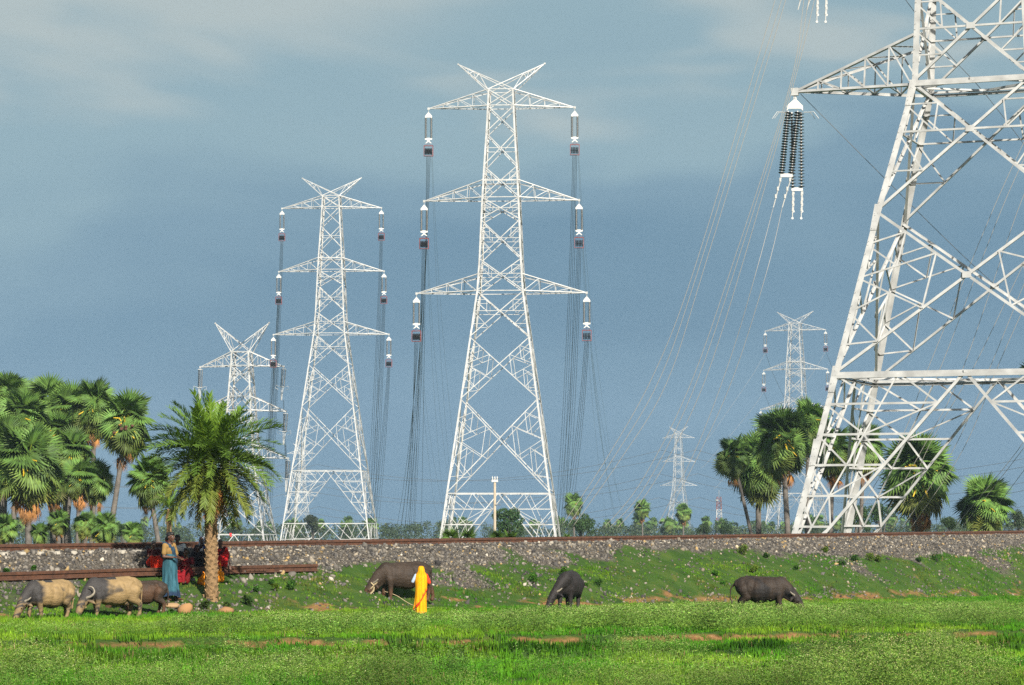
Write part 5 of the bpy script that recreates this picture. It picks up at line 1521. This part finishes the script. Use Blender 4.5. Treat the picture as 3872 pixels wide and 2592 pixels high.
# ------------------------------------------------------------------ water buffaloes (local: facing -x, 1.28 m at the rump)
def buffalo(loc, sc, yaw, label, fn, turn=0.0, nod=0.0, horns='curl', step=(0, 0, 0, 0), fat=1.0, tail_out=0.0, halter=False, sex_udder=False, head_low=0.0):
    root = empty('water_buffalo', loc, label, 'buffalo', 'water buffaloes grazing', yaw); root.scale = (sc,) * 3
    B = Blob(); fy = fat
    B.ell((-.50, 0, .84), (.33, .27 * fy, .40)); B.ell((-.20, 0, .82), (.42, .36 * fy, .43)); B.ell((.10, 0, .79), (.46, .40 * fy, .44)); B.ell((.38, 0, .86), (.36, .36 * fy, .38)); B.ell((.62, 0, .93), (.30, .28 * fy, .33))
    B.cap((-.55, 0, 1.10), (-.1, 0, 1.13), .14, .13); B.cap((-.1, 0, 1.13), (.5, 0, 1.18), .13, .11); B.cap((.5, 0, 1.19), (.84, 0, 1.06), .10, .10)
    for s in (-1, 1):
        B.ell((.50, s * .21, 1.08), (.12, .08, .09)); B.ell((.84, s * .12, .98), (.09, .08, .10))
        B.ell((-.56, s * .17, .80), (.17, .11, .26))
    # neck, dewlap, head
    cb, sb = math.cos(turn), math.sin(turn)
    piv = np.array((-.70, 0, .93))
    def T(p):
        q = np.array(p, float) - piv; q = np.array((q[0] * cb - q[1] * sb, q[0] * sb + q[1] * cb, q[2])); return q + piv + np.array((0, 0, -head_low * max(0, (-.75 - p[0])) / .7))
    B.chain([T((-.62, 0, 1.0)), T((-.85, 0, .84)), T((-1.10, 0, .60))], [.27, .225, .17], .78)
    B.chain([T((-.72, 0, .72)), T((-1.0, 0, .50))], [.16, .10], .5)
    B.chain([T((-1.10, 0, .60)), T((-1.22, 0, .44)), T((-1.36, 0, .20)), T((-1.41, 0, .08))], [.165, .145, .10, .095], .86)
    B.ell(T((-1.425, 0, .05)), (.075, .095, .06))
    for s in (-1, 1):
        B.ell(T((-1.225, s * .115, .47)), (.05, .035, .05))
        B.chain([T((-1.06, s * .15, .58)), T((-1.00, s * .27, .54)), T((-.97, s * .36, .47))], [.045, .06, .02], .6)
    # legs with their joints
    for k, s in enumerate((-1, 1)):
        d = step[k]
        B.chain([(-.55, s*.17, .70), (-.55 + d*.4, s*.17, .50), (-.55 + d*.75, s*.165, .36), (-.56 + d, s*.165, .12), (-.59 + d, s*.165, .035)], [.15, .098, .082, .058, .07])
        d = step[2 + k]
        B.chain([(.60, s*.19, .82), (.52 + d*.3, s*.20, .60), (.72 + d*.7, s*.185, .42), (.67 + d, s*.18, .13), (.63 + d, s*.18, .035)], [.23, .165, .085, .058, .07])
    if sex_udder: B.ell((.42, 0, .45), (.17, .14, .10))
    B.chain([(.88, 0, 1.06), (.96 + tail_out, 0, .85), (.95 + tail_out * 1.3, .02, .52), (.92 + tail_out * .8, .02, .34)], [.045, .032, .026, .04])
    me = paint(B.mesh('hide', .020, 6), fn); link('hide', me, root, (M['hide'],))
    for s in (-1, 1):
        if horns == 'curl': pts = [(-1.08, s*.10, .66), (-1.02, s*.26, .68), (-.90, s*.34, .72), (-.80, s*.30, .84), (-.80, s*.20, .92)]
        elif horns == 'ring': pts = [(-1.10, s*.10, .66), (-1.05, s*.26, .72), (-1.0, s*.34, .84), (-1.02, s*.28, .98), (-1.08, s*.17, 1.02)]
        else: pts = [(-1.08, s*.10, .66), (-1.03, s*.20, .70), (-.96, s*.26, .77)]
        pts = spline([Vector(T(p)) for p in pts], 5); n = len(pts)
        b = MB(); b.tube(pts, [.046 * (1 - .8 * i / (n - 1)) + .004 for i in range(n)], 8); b.build('horn', M['horn'], root, smooth=True)
        b = MB(); c = T((-1.255, s * .148, .475)); b.lathe(Vector(c) - Vector((0, 0, .016)), [(.004, 0), (.016, .006), (.018, .016), (.016, .026), (.004, .032)], 8); b.build('eye', M['hair'], root, smooth=True)
    if halter:
        b = MB()
        ring = lambda c, ax, r_, ry: [Vector(T((c[0] + ax[0] * math.cos(t) * r_, math.sin(t) * ry, c[2] + ax[1] * math.cos(t) * r_))) for t in [i * math.pi / 8 for i in range(17)]]
        b.tube(ring((-1.30, 0, .32), (.85, .5), .145, .125), .014, 5)
        b.tube(ring((-1.06, 0, .60), (.75, .65), .20, .165), .026, 5)
        b.tube([Vector(T(p)) for p in ((-1.17, -.14, .70), (-1.06, -.19, .56), (-1.10, -.17, .42), (-1.22, -.16, .30))], [.02, .03, .035, .012], 6)
        b.tube([Vector(T(p)) for p in ((-1.22, -.16, .30), (-1.36, -.11, .20))], .010, 5)
        b.build('halter', M['rope'], root)
    return root

def nz3(p, s, seed): return fnoise(p[:, 0] * s + p[:, 1] * 1.3 * s, p[:, 2] * s + p[:, 1] * .7 * s, seed)
DARK = np.array([.034, .031, .030]); TAN = np.array([.27, .185, .085]); BROWN = np.array([.036, .024, .016]); BLACK = np.array([.011, .009, .0085]); REDB = np.array([.085, .042, .020])
def mud(seed, shoulder):
    def fn(p):
        x, y, z = p.T; n = nz3(p, 3.2, seed); n2 = nz3(p, 9, seed + 1)
        w = sstep(-.50 + shoulder, -.28 + shoulder, x + .35 * (n - .5)) * sstep(.40, .62, z + .25 * (n - .5))
        legs = sstep(.62, .5, z) * .75
        w = np.clip(w + legs * sstep(.3, .5, n2), 0, 1) * (1 - .75 * sstep(.60, .74, nz3(p, 2.4, seed + 5)) * sstep(1.1, .9, z))
        w = w * (.80 + .35 * n2)
        top = sstep(1.19, 1.23, z) * (np.abs(x + .12) < .16)
        w = np.where(top, 0, w)
        face = sstep(-1.12, -1.2, x) * sstep(.40, .55, n2) * .5
        w = np.clip(np.maximum(w, face), 0, 1)[:, None]
        return DARK * (.8 + .5 * n2[:, None]) * (1 - w) + TAN * w
    return fn
def plain(a, b, seed, low=None):
    def fn(p):
        n = sstep(.35, .7, nz3(p, 2.6, seed))[:, None]; c = a * (1 - n) + b * n
        k = sstep(.55, .25, p[:, 2])[:, None]
        return c * (1 - k) + (low if low is not None else b) * k
    return fn
def put(px, py): return hit(px, py)
def bscale(p, hpx): return hpx / F * p.y / 1.24
pA = hit(186, 2344); buffalo(pA, bscale(pA, 146), math.radians(47), 'mud caked buffalo at the left edge, head down in the weeds', mud(3, -.05), turn=.10, step=(.12, -.12, -.10, .12), fat=1.1, horns='short', head_low=.10)
pB = hit(428, 2337); buffalo(pB, bscale(pB, 150), math.radians(32), 'tan muddy buffalo with ringed pale horns, face turned to the viewer', mud(9, .10), turn=.45, step=(-.06, .05, .14, -.04), horns='ring', sex_udder=True, fat=1.02, head_low=.06)
pC = hit(540, 2322); buffalo(pC, bscale(pC, 122), math.radians(8), 'dark brown young buffalo half hidden behind the tan muddy one', plain(BROWN, REDB * .8, 5, REDB), step=(.05, -.05, .12, -.05), horns='short', fat=.9)
pD = hit(1528, 2274); buffalo(pD, bscale(pD, 144), math.radians(24), 'dark brown buffalo with a straw rope halter behind the woman in yellow', plain(BROWN * .75, BROWN * 1.15, 6, REDB), turn=-.12, step=(.02, -.10, .10, .42), horns='short', halter=True, fat=.95, head_low=.16)
pE = hit(2150, 2306); buffalo(pE, bscale(pE, 142), math.radians(77), 'black buffalo seen head on, one curved pale horn, head in the weeds', plain(BLACK * 1.3, BLACK * 1.9, 7), turn=-.75, horns='short', fat=1.08, head_low=.12, step=(.05, -.05, 0, 0))
pF = hit(2882, 2322); buffalo(pF, bscale(pF, 138), math.radians(180 - 8), 'heavy black brown bull facing right, legs hidden in pale weeds', plain(BLACK * 1.2, BROWN * .85, 8, BROWN), horns='short', fat=1.15, tail_out=.10, step=(.05, -.08, .06, -.06), head_low=.05)
b = MB(); q0 = pD + Vector((-.55, -.25, .28)); pts = [q0, q0 + Vector((.35, -.1, -.12)), q0 + Vector((.9, -.2, -.22))]; pts[-1].z = gh(pts[-1].x, pts[-1].y) + .02
pts.append(Vector((pts[-1].x + .9, pts[-1].y - .2, gh(pts[-1].x + .9, pts[-1].y - .2) + .03))); b.tube(spline(pts, 6), .011, 5)
tag(b.build('lead_rope', M['rope'], smooth=True), 'thin pale lead rope trailing from the haltered buffalo to the woman in yellow', 'rope')

# ------------------------------------------------------------------ people (local: facing -y, metres, standing height 1.62)
STAND = dict(pelvis=(0, 0, .86), chest=(0, 0, 1.18), neck=(0, .01, 1.36), head=(0, -.01, 1.50), hip=(.095, 0, .84), knee=(.10, -.02, .46), ankle=(.09, .01, .08), toe=(.11, -.15, .03), sho=(.175, .01, 1.30), elb=(.23, .02, 1.03), wri=(.22, -.10, .80))
SIT = dict(pelvis=(0, .05, .26), chest=(0, -.02, .56), neck=(0, -.05, .74), head=(0, -.08, .885), hip=(.10, .03, .25), knee=(.15, -.36, .44), ankle=(.12, -.34, .06), toe=(.13, -.50, .03), sho=(.175, -.04, .68), elb=(.24, -.17, .47), wri=(.13, -.40, .50))
def both(P_, over=None):
    J = {}
    for k, v in P_.items():
        if k in ('pelvis', 'chest', 'neck', 'head'): J[k] = np.array(v, float)
        else:
            J[k + 'R'] = np.array(v, float); J[k + 'L'] = np.array((-v[0], v[1], v[2]), float)
    for k, v in (over or {}).items(): J[k] = np.array(v, float)
    return J
def hand(B, elb, wri, s, curl=.5):
    d = wri - elb; d = d / np.linalg.norm(d)
    side = np.cross(d, (0, 0, 1.)); side = side / (np.linalg.norm(side) + 1e-9) * s; nrm = np.cross(side, d) * s
    c = wri + d * .045; R = np.stack([side, nrm, d], 1)
    B.ell(c, (.040, .017, .05), R)
    for i, (o, l) in enumerate(((-.028, .068), (-.009, .078), (.010, .074), (.028, .058))):
        a = wri + d * .085 + side * o; m_ = a + d * l * .55 + side * o * .25 - nrm * .012 * curl; e = m_ + d * l * .45 - nrm * .03 * curl
        B.cap(a, m_, .0088, .0082); B.cap(m_, e, .0082, .007)
    a = wri + d * .03 - side * .034; m_ = a + d * .035 - side * .022; B.cap(a, m_, .011, .0095); B.cap(m_, m_ + d * .03 - side * .004 - nrm * .01, .0095, .008)

def body(J, k=1.0):
    B = Blob()
    B.ell(J['pelvis'], (.145*k, .11*k, .12)); B.ell((J['pelvis'] + J['chest']) / 2, (.125*k, .095*k, .15)); B.ell(J['chest'], (.15*k, .105*k, .15))
    for s in 'LR': B.ell(J['sho' + s] * .85 + J['chest'] * .15, (.07, .065, .06))
    B.cap(J['chest'] + (0, 0, .1), J['neck'], .075, .052); B.cap(J['neck'], J['head'], .052, .05)
    h = J['head']; f = np.array((0, -1, 0))
    B.ell(h + (0, .012, .03), (.073, .088, .085)); B.ell(h + (0, -.022, -.045), (.056, .066, .068))
    B.cap(h + (0, -.088, .01), h + (0, -.108, -.030), .010, .015); B.ell(h + (0, -.080, -.062), (.026, .013, .010)); B.ell(h + (0, -.072, -.092), (.026, .018, .016))
    B.ell(h + (0, -.078, .028), (.048, .014, .010))
    for s in (-1, 1): B.ell(h + (s * .076, .012, -.012), (.010, .020, .030)); B.ell(h + (s * .038, -.064, -.03), (.022, .02, .022))
    for s, sg in (('L', -1), ('R', 1)):
        B.cap(J['sho' + s], J['elb' + s], .050, .038); B.cap(J['elb' + s], J['wri' + s], .038, .026); hand(B, J['elb' + s], J['wri' + s], sg)
        B.cap(J['hip' + s], J['knee' + s], .085*k, .056); B.cap(J['knee' + s], J['ankle' + s], .055, .036)
        a, t = J['ankle' + s], J['toe' + s]; B.ell(a + (0, .02, -.045), (.032, .036, .032)); B.cap(a + (0, 0, -.02), t, .036, .024)
        d = (t - a); d[2] = 0; d = d / np.linalg.norm(d); sd_ = np.array((-d[1], d[0], 0))
        for i in range(5): B.cap(t + sd_ * (i - 2) * .016, t + sd_ * (i - 2) * .018 + d * (.042 - .005 * abs(i - 1)) + np.array((0, 0, -.008)), .0095, .008)
    return B

def hair_mesh(J, bun=False, long=False):
    B = Blob(); h = J['head']
    B.ell(h + (0, .030, .045), (.083, .088, .085)); B.ell(h + (0, .055, -.005), (.076, .06, .075)); B.ell(h + (0, -.03, .075), (.066, .062, .05))
    if bun: B.ell(h + (0, .12, -.03), (.05, .045, .05))
    if long: B.cap(h + (0, .09, -.03), J['chest'] + (0, .12, .05), .06, .035)
    return B

def person(loc, H_px, base_h, yaw, label, J, pieces, hair='hair', bun=False, long=False, k=1.0, group=None, tilt=0):
    """pieces: (name, Blob, colour function, voxel)"""
    sc = H_px / F * loc.y / base_h
    root = empty('person', loc, label, 'person', group, yaw); root.scale = (sc,) * 3
    link('body', body(J, k).mesh('body', .0085, 3), root, (M['skin'],))
    if hair: link('hair', hair_mesh(J, bun, long).mesh('hair', .012, 3), root, (M[hair],))
    for s in (-1, 1):
        b = MB(); c = J['head'] + (s * .030, -.076, .006); b.lathe(Vector(c) + Vector((0, .004, 0)), [(.002, 0), (.011, .001), (.008, .006), (.002, .008)], 8, (0, -1, 0)); b.build('eye', M['eye'], root, smooth=True)
    for nm, B, fn, vx in pieces:
        me = B if isinstance(B, bpy.types.Mesh) else paint(B.mesh(nm, vx, 4, .035 if nm.startswith('sari') else .012), fn)
        link(nm, me, root, (M['cloth'],))
    return root

def flat(c, seed=1, var=.25):
    c = np.array(c)
    return lambda p: c * (1 - var / 2 + var * nz3(p, 7, seed))[:, None]
def shirt(J, k=1.06, sleeve=.62, low=.0):
    B = Blob(); pel, ch = J['pelvis'], J['chest']
    B.ell(ch, (.165*k, .122*k, .16)); B.ell((pel + ch) / 2, (.142*k, .115*k, .17)); B.ell(pel * .85 + ch * .15 + np.array((0, 0, low)), (.155*k, .125*k, .10))
    for s in 'LR':
        B.ell(J['sho' + s] * .85 + ch * .15, (.08, .078, .07)); B.cap(J['sho' + s], J['sho' + s] + (J['elb' + s] - J['sho' + s]) * sleeve, .064, .058)
    return B
def seated_skirt(J, spread=1.0, hem=.10):
    """a sari stretched over the knees of a seated figure and falling to the shins"""
    B = Blob()
    B.ell(J['pelvis'], (.18, .16, .14))
    for s in 'LR':
        B.cap(J['hip' + s], J['knee' + s], .125, .095); e = J['knee' + s] + (J['ankle' + s] - J['knee' + s]) * (1 - hem); B.cap(J['knee' + s], e, .095, .085 * spread)
    for t in (0, .35, .7, 1):
        a = J['kneeL'] + (J['ankleL'] - J['kneeL']) * t * (1 - hem); b_ = J['kneeR'] + (J['ankleR'] - J['kneeR']) * t * (1 - hem); B.cap(a, b_, .07, .07)
    B.cap(J['pelvis'] + (0, -.15, .02), (J['kneeL'] + J['kneeR']) / 2, .12, .08)
    return B
def wrap(J, side=1, over_head=False):
    """the end of the sari over chest and shoulder, optionally over the head"""
    B = Blob(); ch = J['chest']
    B.cap(J['pelvis'] + (-side * .10, -.06, .06), ch + (0, -.075, .0), .08, .075); B.cap(ch + (0, -.075, 0), J['sho' + ('R' if side > 0 else 'L')] + (-side * .03, 0, .04), .075, .05)
    B.cap(J['sho' + ('R' if side > 0 else 'L')] + (-side * .03, .02, .04), ch + (side * .08, .11, -.12), .055, .07)
    if over_head:
        h = J['head']; B.ell(h + (0, .045, .045), (.096, .092, .092)); B.cap(h + (0, .09, 0), ch + (0, .10, 0), .095, .13)
    return B

def loft(rings, seg, colfn, th=.006):
    """closed tube through rings: (z, fn(angle)->(x, y, dz))"""
    vs, cs = [], []
    for z, fn in rings:
        for k in range(seg):
            a = 2 * math.pi * k / seg; x, y, dz = fn(a); vs.append((x, y, z + dz)); 
    fs = [(i*seg + k, i*seg + (k+1) % seg, (i+1)*seg + (k+1) % seg, (i+1)*seg + k) for i in range(len(rings) - 1) for k in range(seg)]
    vs = np.array(vs); cols = np.array([colfn(i // seg, 2 * math.pi * (i % seg) / seg, vs[i]) for i in range(len(vs))])
    return np_mesh('cloth', vs, np.array(fs), cols, smooth=True)

# the woman in yellow, back to the viewer, walking
pY = hit(1592, 2324)
JY = both(STAND, dict(elbL=(-.30, .02, 1.00), wriL=(-.20, -.16, .98), elbR=(.30, .03, 1.06), wriR=(.24, -.18, 1.10), ankleR=(.10, -.10, .08), toeR=(.12, -.26, .03), kneeR=(.10, -.08, .46), ankleL=(-.09, .06, .09), toeL=(-.10, -.10, .03)))
YEL, BOR = np.array([.86, .38, .006]), np.array([.50, .025, .012])
def skirt_rings():
    out_ = []
    for i in range(13):
        t = i / 12; z = lerp(.98, .05, t); w = lerp(.165, .185, t); d = lerp(.135, .17, t)
        def fn(a, t=t, w=w, d=d):
            f_ = 1 + (.03 + .08 * t) * math.sin(9 * a + 2 * t) + .03 * t * math.sin(17 * a + 1)
            return (w * f_ * math.cos(a), d * f_ * math.sin(a) , .02 * t * math.sin(3 * a))
        out_.append((z, fn))
    return out_
sk = loft(skirt_rings(), 72, lambda i, a, v: YEL * (.9 + .15 * math.sin(9 * a)))
CL = [(1.62,.010,.010,.03), (1.615,.05,.05,.03), (1.59,.085,.09,.02), (1.54,.105,.115,.02), (1.48,.115,.125,.03), (1.42,.125,.125,.035), (1.36,.165,.13,.02), (1.31,.205,.14,.01), (1.22,.215,.15,.01), (1.08,.205,.155,.01), (.92,.19,.16,.02), (.76,.19,.17,.03), (.60,.195,.18,.04), (.44,.21,.185,.05), (.30,.23,.19,.06), (.14,.26,.19,.07)]
# outward side of the veil hangs lower at her left (viewer's left), hem rising to the right
def hemz(a): return lerp(.82, .14, (math.cos(a) + 1) / 2) 
def cloak_rings():
    out_ = []
    for i, (z, w, d, yo) in enumerate(CL):
        def fn(a, z=z, w=w, d=d, yo=yo, i=i):
            z2 = max(z, hemz(a)) ; low = max(0, (1.3 - z)) / 1.1
            f_ = 1 + .07 * low * math.sin(9 * a + .8 * math.sin(3 * z)) + .04 * low * math.sin(19 * a + 2 * z)
            # the flank drawn in under the raised arm
            zz = z2 - z
            k = 1.0
            if zz > 0:
                j = min(range(len(CL)), key=lambda q: abs(CL[q][0] - z2)); w_, d_, yo_ = CL[j][1:]
                return (w_ * f_ * math.cos(a), d_ * f_ * math.sin(a) + yo_, zz)
            return (w * f_ * math.cos(a), d * f_ * math.sin(a) + yo, 0)
        out_.append((z, fn))
    return out_
def cloak_col(i, a, v):
    near = v[2] - hemz(a)
    if near < .075 and v[2] < 1.0: return BOR if near > .02 or int(a * 40) % 2 else YEL
    if math.sin(a) < -.80 + .0 and v[2] < 1.5: return BOR
    return YEL * (.92 + .12 * math.sin(11 * a))
ck = loft(cloak_rings(), 120, cloak_col)
B1 = Blob(); B1.cap(JY['shoL'], lerp(JY['shoL'], JY['elbL'], .80), .062, .056)
B2 = Blob(); B2.cap(JY['shoR'], lerp(JY['shoR'], JY['elbR'], .85), .062, .056)
def hem_pt(a, up=0.0):
    z2 = hemz(a) + up; w_, d_, yo_ = [float(np.interp(-z2, [-q[0] for q in CL], [q[i] for q in CL])) for i in (1, 2, 3)]
    low = max(0, (1.3 - z2)) / 1.1
    f_ = 1.02 + .05 * low * math.sin(9 * a)
    return Vector((w_ * f_ * math.cos(a), d_ * f_ * math.sin(a) + yo_, z2))
bb = MB(); NB = 72
bb.add([hem_pt(2*math.pi*i/NB, -.012) for i in range(NB)] + [hem_pt(2*math.pi*i/NB, .060) * 1.0 + Vector((math.cos(2*math.pi*i/NB), math.sin(2*math.pi*i/NB), 0)) * .008 for i in range(NB)] + [hem_pt(2*math.pi*i/NB, -.012) * .97 + Vector((0, 0, .03 * hemz(2*math.pi*i/NB))) for i in range(NB)],
       [(i, (i+1) % NB, NB + (i+1) % NB, NB + i) for i in range(NB)] + [(NB + i, NB + (i+1) % NB, 2*NB + (i+1) % NB, 2*NB + i) for i in range(NB)] + [(2*NB + i, 2*NB + (i+1) % NB, (i+1) % NB, i) for i in range(NB)], 0, tuple(BOR * 1.5))
border = bb.mesh('border', True, True)
person(pY, 182, 1.62, math.radians(180 + 6), 'person seen from behind in a bright yellow sari with a red border, walking', JY,
       [('skirt', sk, None, 0), ('veil', ck, None, 0), ('red_border', border, None, 0), ('sleeve', B1, flat((.62, .05, .02)), .010), ('sleeve', B2, flat((.36, .46, .60)), .010)], bun=True)

# the group in the shade of the date palm
GP = 'people resting under the date palm'
pBl = hit(640, 2272)
JB = both(STAND, dict(head=(.0, -.03, 1.50), elbL=(-.24, .0, 1.04), wriL=(-.12, -.20, 1.02), elbR=(.22, -.06, 1.03), wriR=(.10, -.24, 1.0), ankleR=(.12, -.10, .08), toeR=(.14, -.26, .03), kneeR=(.11, -.10, .46), ankleL=(-.10, .06, .08), toeL=(-.12, -.10, .03)))
BLU, BL2 = np.array([.030, .095, .125]), np.array([.016, .034, .070])
def blue_rings():
    out_ = []
    for i in range(16):
        t = i / 15; z = lerp(1.10, .10, t); w = float(np.interp(t, [0, .25, .5, .8, 1], [.155, .19, .185, .21, .24])); d = float(np.interp(t, [0, .3, .6, 1], [.125, .16, .16, .22]))
        def fn(a, t=t, w=w, d=d):
            f_ = 1 + (.02 + .07 * t) * math.sin(8 * a + 3 * t) + .025 * math.sin(15 * a + 5 * t)
            return (w * f_ * math.cos(a), d * f_ * math.sin(a) - .03 * t, .03 * t * math.sin(2 * a))
        out_.append((z, fn))
    return out_
def blue_col(i, a, v):
    n = float(vnoise(v[0] * 16 + a * 2, v[2] * 7, 4))
    return BL2 if v[2] < .24 else BLU * (.55 + .95 * n)
bs = loft(blue_rings(), 80, blue_col)
shb = shirt(JB, 1.05, .70); fl = Blob(); fl.cap((.10, .10, 1.30), (.03, .10, 1.46), .045, .05); fl.cap((.10, .10, 1.30), (.12, .12, 1.14), .045, .03)
person(pBl, 258, 1.62, math.radians(62), 'person standing in a long blue sari and tan blouse, red cloth on the back', JB,
       [('sari', bs, None, 0), ('blouse', shb, flat((.26, .16, .055)), .012), ('sari_end', wrap(JB, -1), flat((.022, .05, .085)), .012), ('red_cloth', fl, flat((.5, .03, .03)), .012)], bun=True, group=GP)

def seat_at(px, pyfoot, H_px, yaw, label, pieces, over=None, **kw):
    p = hit(px, pyfoot)
    J = both(SIT, over)
    return person(p, H_px, .98, math.radians(yaw), label, J, pieces(J), group=GP, **kw)
RED, DRED, ORG = (.38, .016, .008), (.14, .008, .009), (.80, .26, .01)
seat_at(578, 2158, 108, 28, 'person with grey hair seated apart at the rail, bright red cloth over the knees', lambda J: [('sari', seated_skirt(J), flat((.55, .030, .010), 3), .014), ('blouse', shirt(J), flat((.05, .012, .012)), .013)], hair='greyhair')
seat_at(672, 2156, 128, -6, 'person in a white T-shirt seated on the rail facing the viewer', lambda J: [('t_shirt', shirt(J, 1.12, .65, -.05), flat((.62, .62, .58), 4, .12), .012), ('trousers', seated_skirt(J, .8, .05), flat((.012, .012, .018)), .014)], k=1.05)
seat_at(706, 2205, 128, -14, 'person seated low in a dark red sari in front of the white shirted one', lambda J: [('sari', seated_skirt(J, 1.25, .02), flat(DRED, 5), .014), ('blouse', shirt(J), flat((.14, .010, .014)), .013), ('sari_end', wrap(J, -1), flat(DRED, 6), .012)], bun=True)
seat_at(672, 2206, 96, 16, 'person crouching beside the blue sari, crimson cloth gathered over the lap', lambda J: [('sari', seated_skirt(J, 1.3, .02), flat((.22, .008, .014), 7), .014), ('blouse', shirt(J), flat((.08, .008, .012)), .013), ('sari_end', wrap(J, 1, True), flat((.10, .008, .012), 8), .012)])
seat_at(746, 2156, 92, 4, 'small person in dark clothes seated between the white shirt and the trunk', lambda J: [('clothes', shirt(J, 1.1), flat((.020, .016, .018)), .013), ('trousers', seated_skirt(J), flat((.014, .014, .018)), .014)])
seat_at(762, 2146, 112, 6, 'person with a white head cloth seated behind the small dark one', lambda J: [('clothes', shirt(J, 1.1), flat((.05, .02, .018)), .013), ('trousers', seated_skirt(J), flat((.02, .016, .02)), .014), ('head_cloth', wrap(J, 1, True), flat((.5, .5, .5)), .012)], hair=None)
seat_at(832, 2160, 116, 10, 'person in a red sari seated just right of the palm trunk', lambda J: [('sari', seated_skirt(J, 1.0, .35), flat((.42, .012, .014), 9), .014), ('blouse', shirt(J, 1.05, .7), flat((.45, .025, .02)), .013), ('sari_end', wrap(J, 1), flat((.05, .008, .01), 3), .012)], over=dict(elbR=(.27, -.10, .45), wriR=(.30, -.22, .18)), long=True)
pG = hit(781, 2158)
JG = both(STAND, dict(wriL=(-.10, -.22, 1.02), elbL=(-.24, -.04, 1.02)))
person(pG, 150, 1.62, math.radians(8), 'person standing behind the palm trunk in a white and blue shirt', JG, [('shirt', shirt(JG, 1.08, .6), lambda p: np.where((p[:, 2] < 1.05)[:, None], np.array([.02, .05, .32]), np.array([.40, .42, .48])) , .012), ('trousers', (lambda B: (B.ell(JG['pelvis'], (.16, .13, .13)), [B.cap(JG['hip' + s], JG['knee' + s], .10, .08) or B.cap(JG['knee' + s], JG['ankle' + s], .08, .07) for s in 'LR'], B)[2])(Blob()), flat((.015, .015, .025)), .014)], group=GP)

# orange cloth bundles either side of the trunk, and one red rag on the far pylon's rail
def bundle(px, py, wpx_, hpx, label, strap, seed):
    p = hit(px, py); k = p.y / F; B = Blob(); r = np.random.default_rng(seed); w_, h_ = wpx_ * k / 2, hpx * k
    B.ell((0, 0, h_ * .36), (w_, w_ * .7, h_ * .38))
    for i in range(9):
        a = r.uniform(0, 6.28); B.ell((math.cos(a) * w_ * .7, math.sin(a) * w_ * .45, h_ * r.uniform(.12, .62)), (w_ * .36, w_ * .34, h_ * .14))
    B.cap((0, 0, h_ * .6), (w_ * .2, 0, h_ * .92), w_ * .5, w_ * .22)
    root = empty('cloth_bag', p, label, 'bag', 'orange cloth bags by the trunk')
    link('bag_cloth', paint(B.mesh('bag_cloth', max(.008, w_ * .06), 2), flat(ORG, seed, .5)), root, (M['cloth'],))
    b = MB(); b.tube(spline([Vector((w_*.1, 0, h_*.85)), Vector((w_*.05, .02, h_ * (1.0 + strap))), Vector((w_*.35, .05, h_ * .8))], 6), w_ * .10, 6, col=(.6, .16, .01)); b.build('strap', M['cloth'], root, cols=True)
bundle(766, 2216, 40, 50, 'bright orange cloth bundle left of the palm trunk', .05, 3)
bundle(830, 2204, 34, 56, 'orange cloth bag with a long strap right of the palm trunk', .45, 4)
pr = at(872, 2021, Y4 * .97); b = MB(); b.box((0, 0, 0), (.5, .06, .55)); b.box((.1, .02, -.35), (.28, .05, .4), R=Matrix.Rotation(.3, 3, 'Y')); o = b.build('red_rag', mat('red_rag', (.7, .02, .02), .8)); o.location = pr
tag(o, 'small red rag tied to the low rail of the pylon behind the date palm', 'rag')
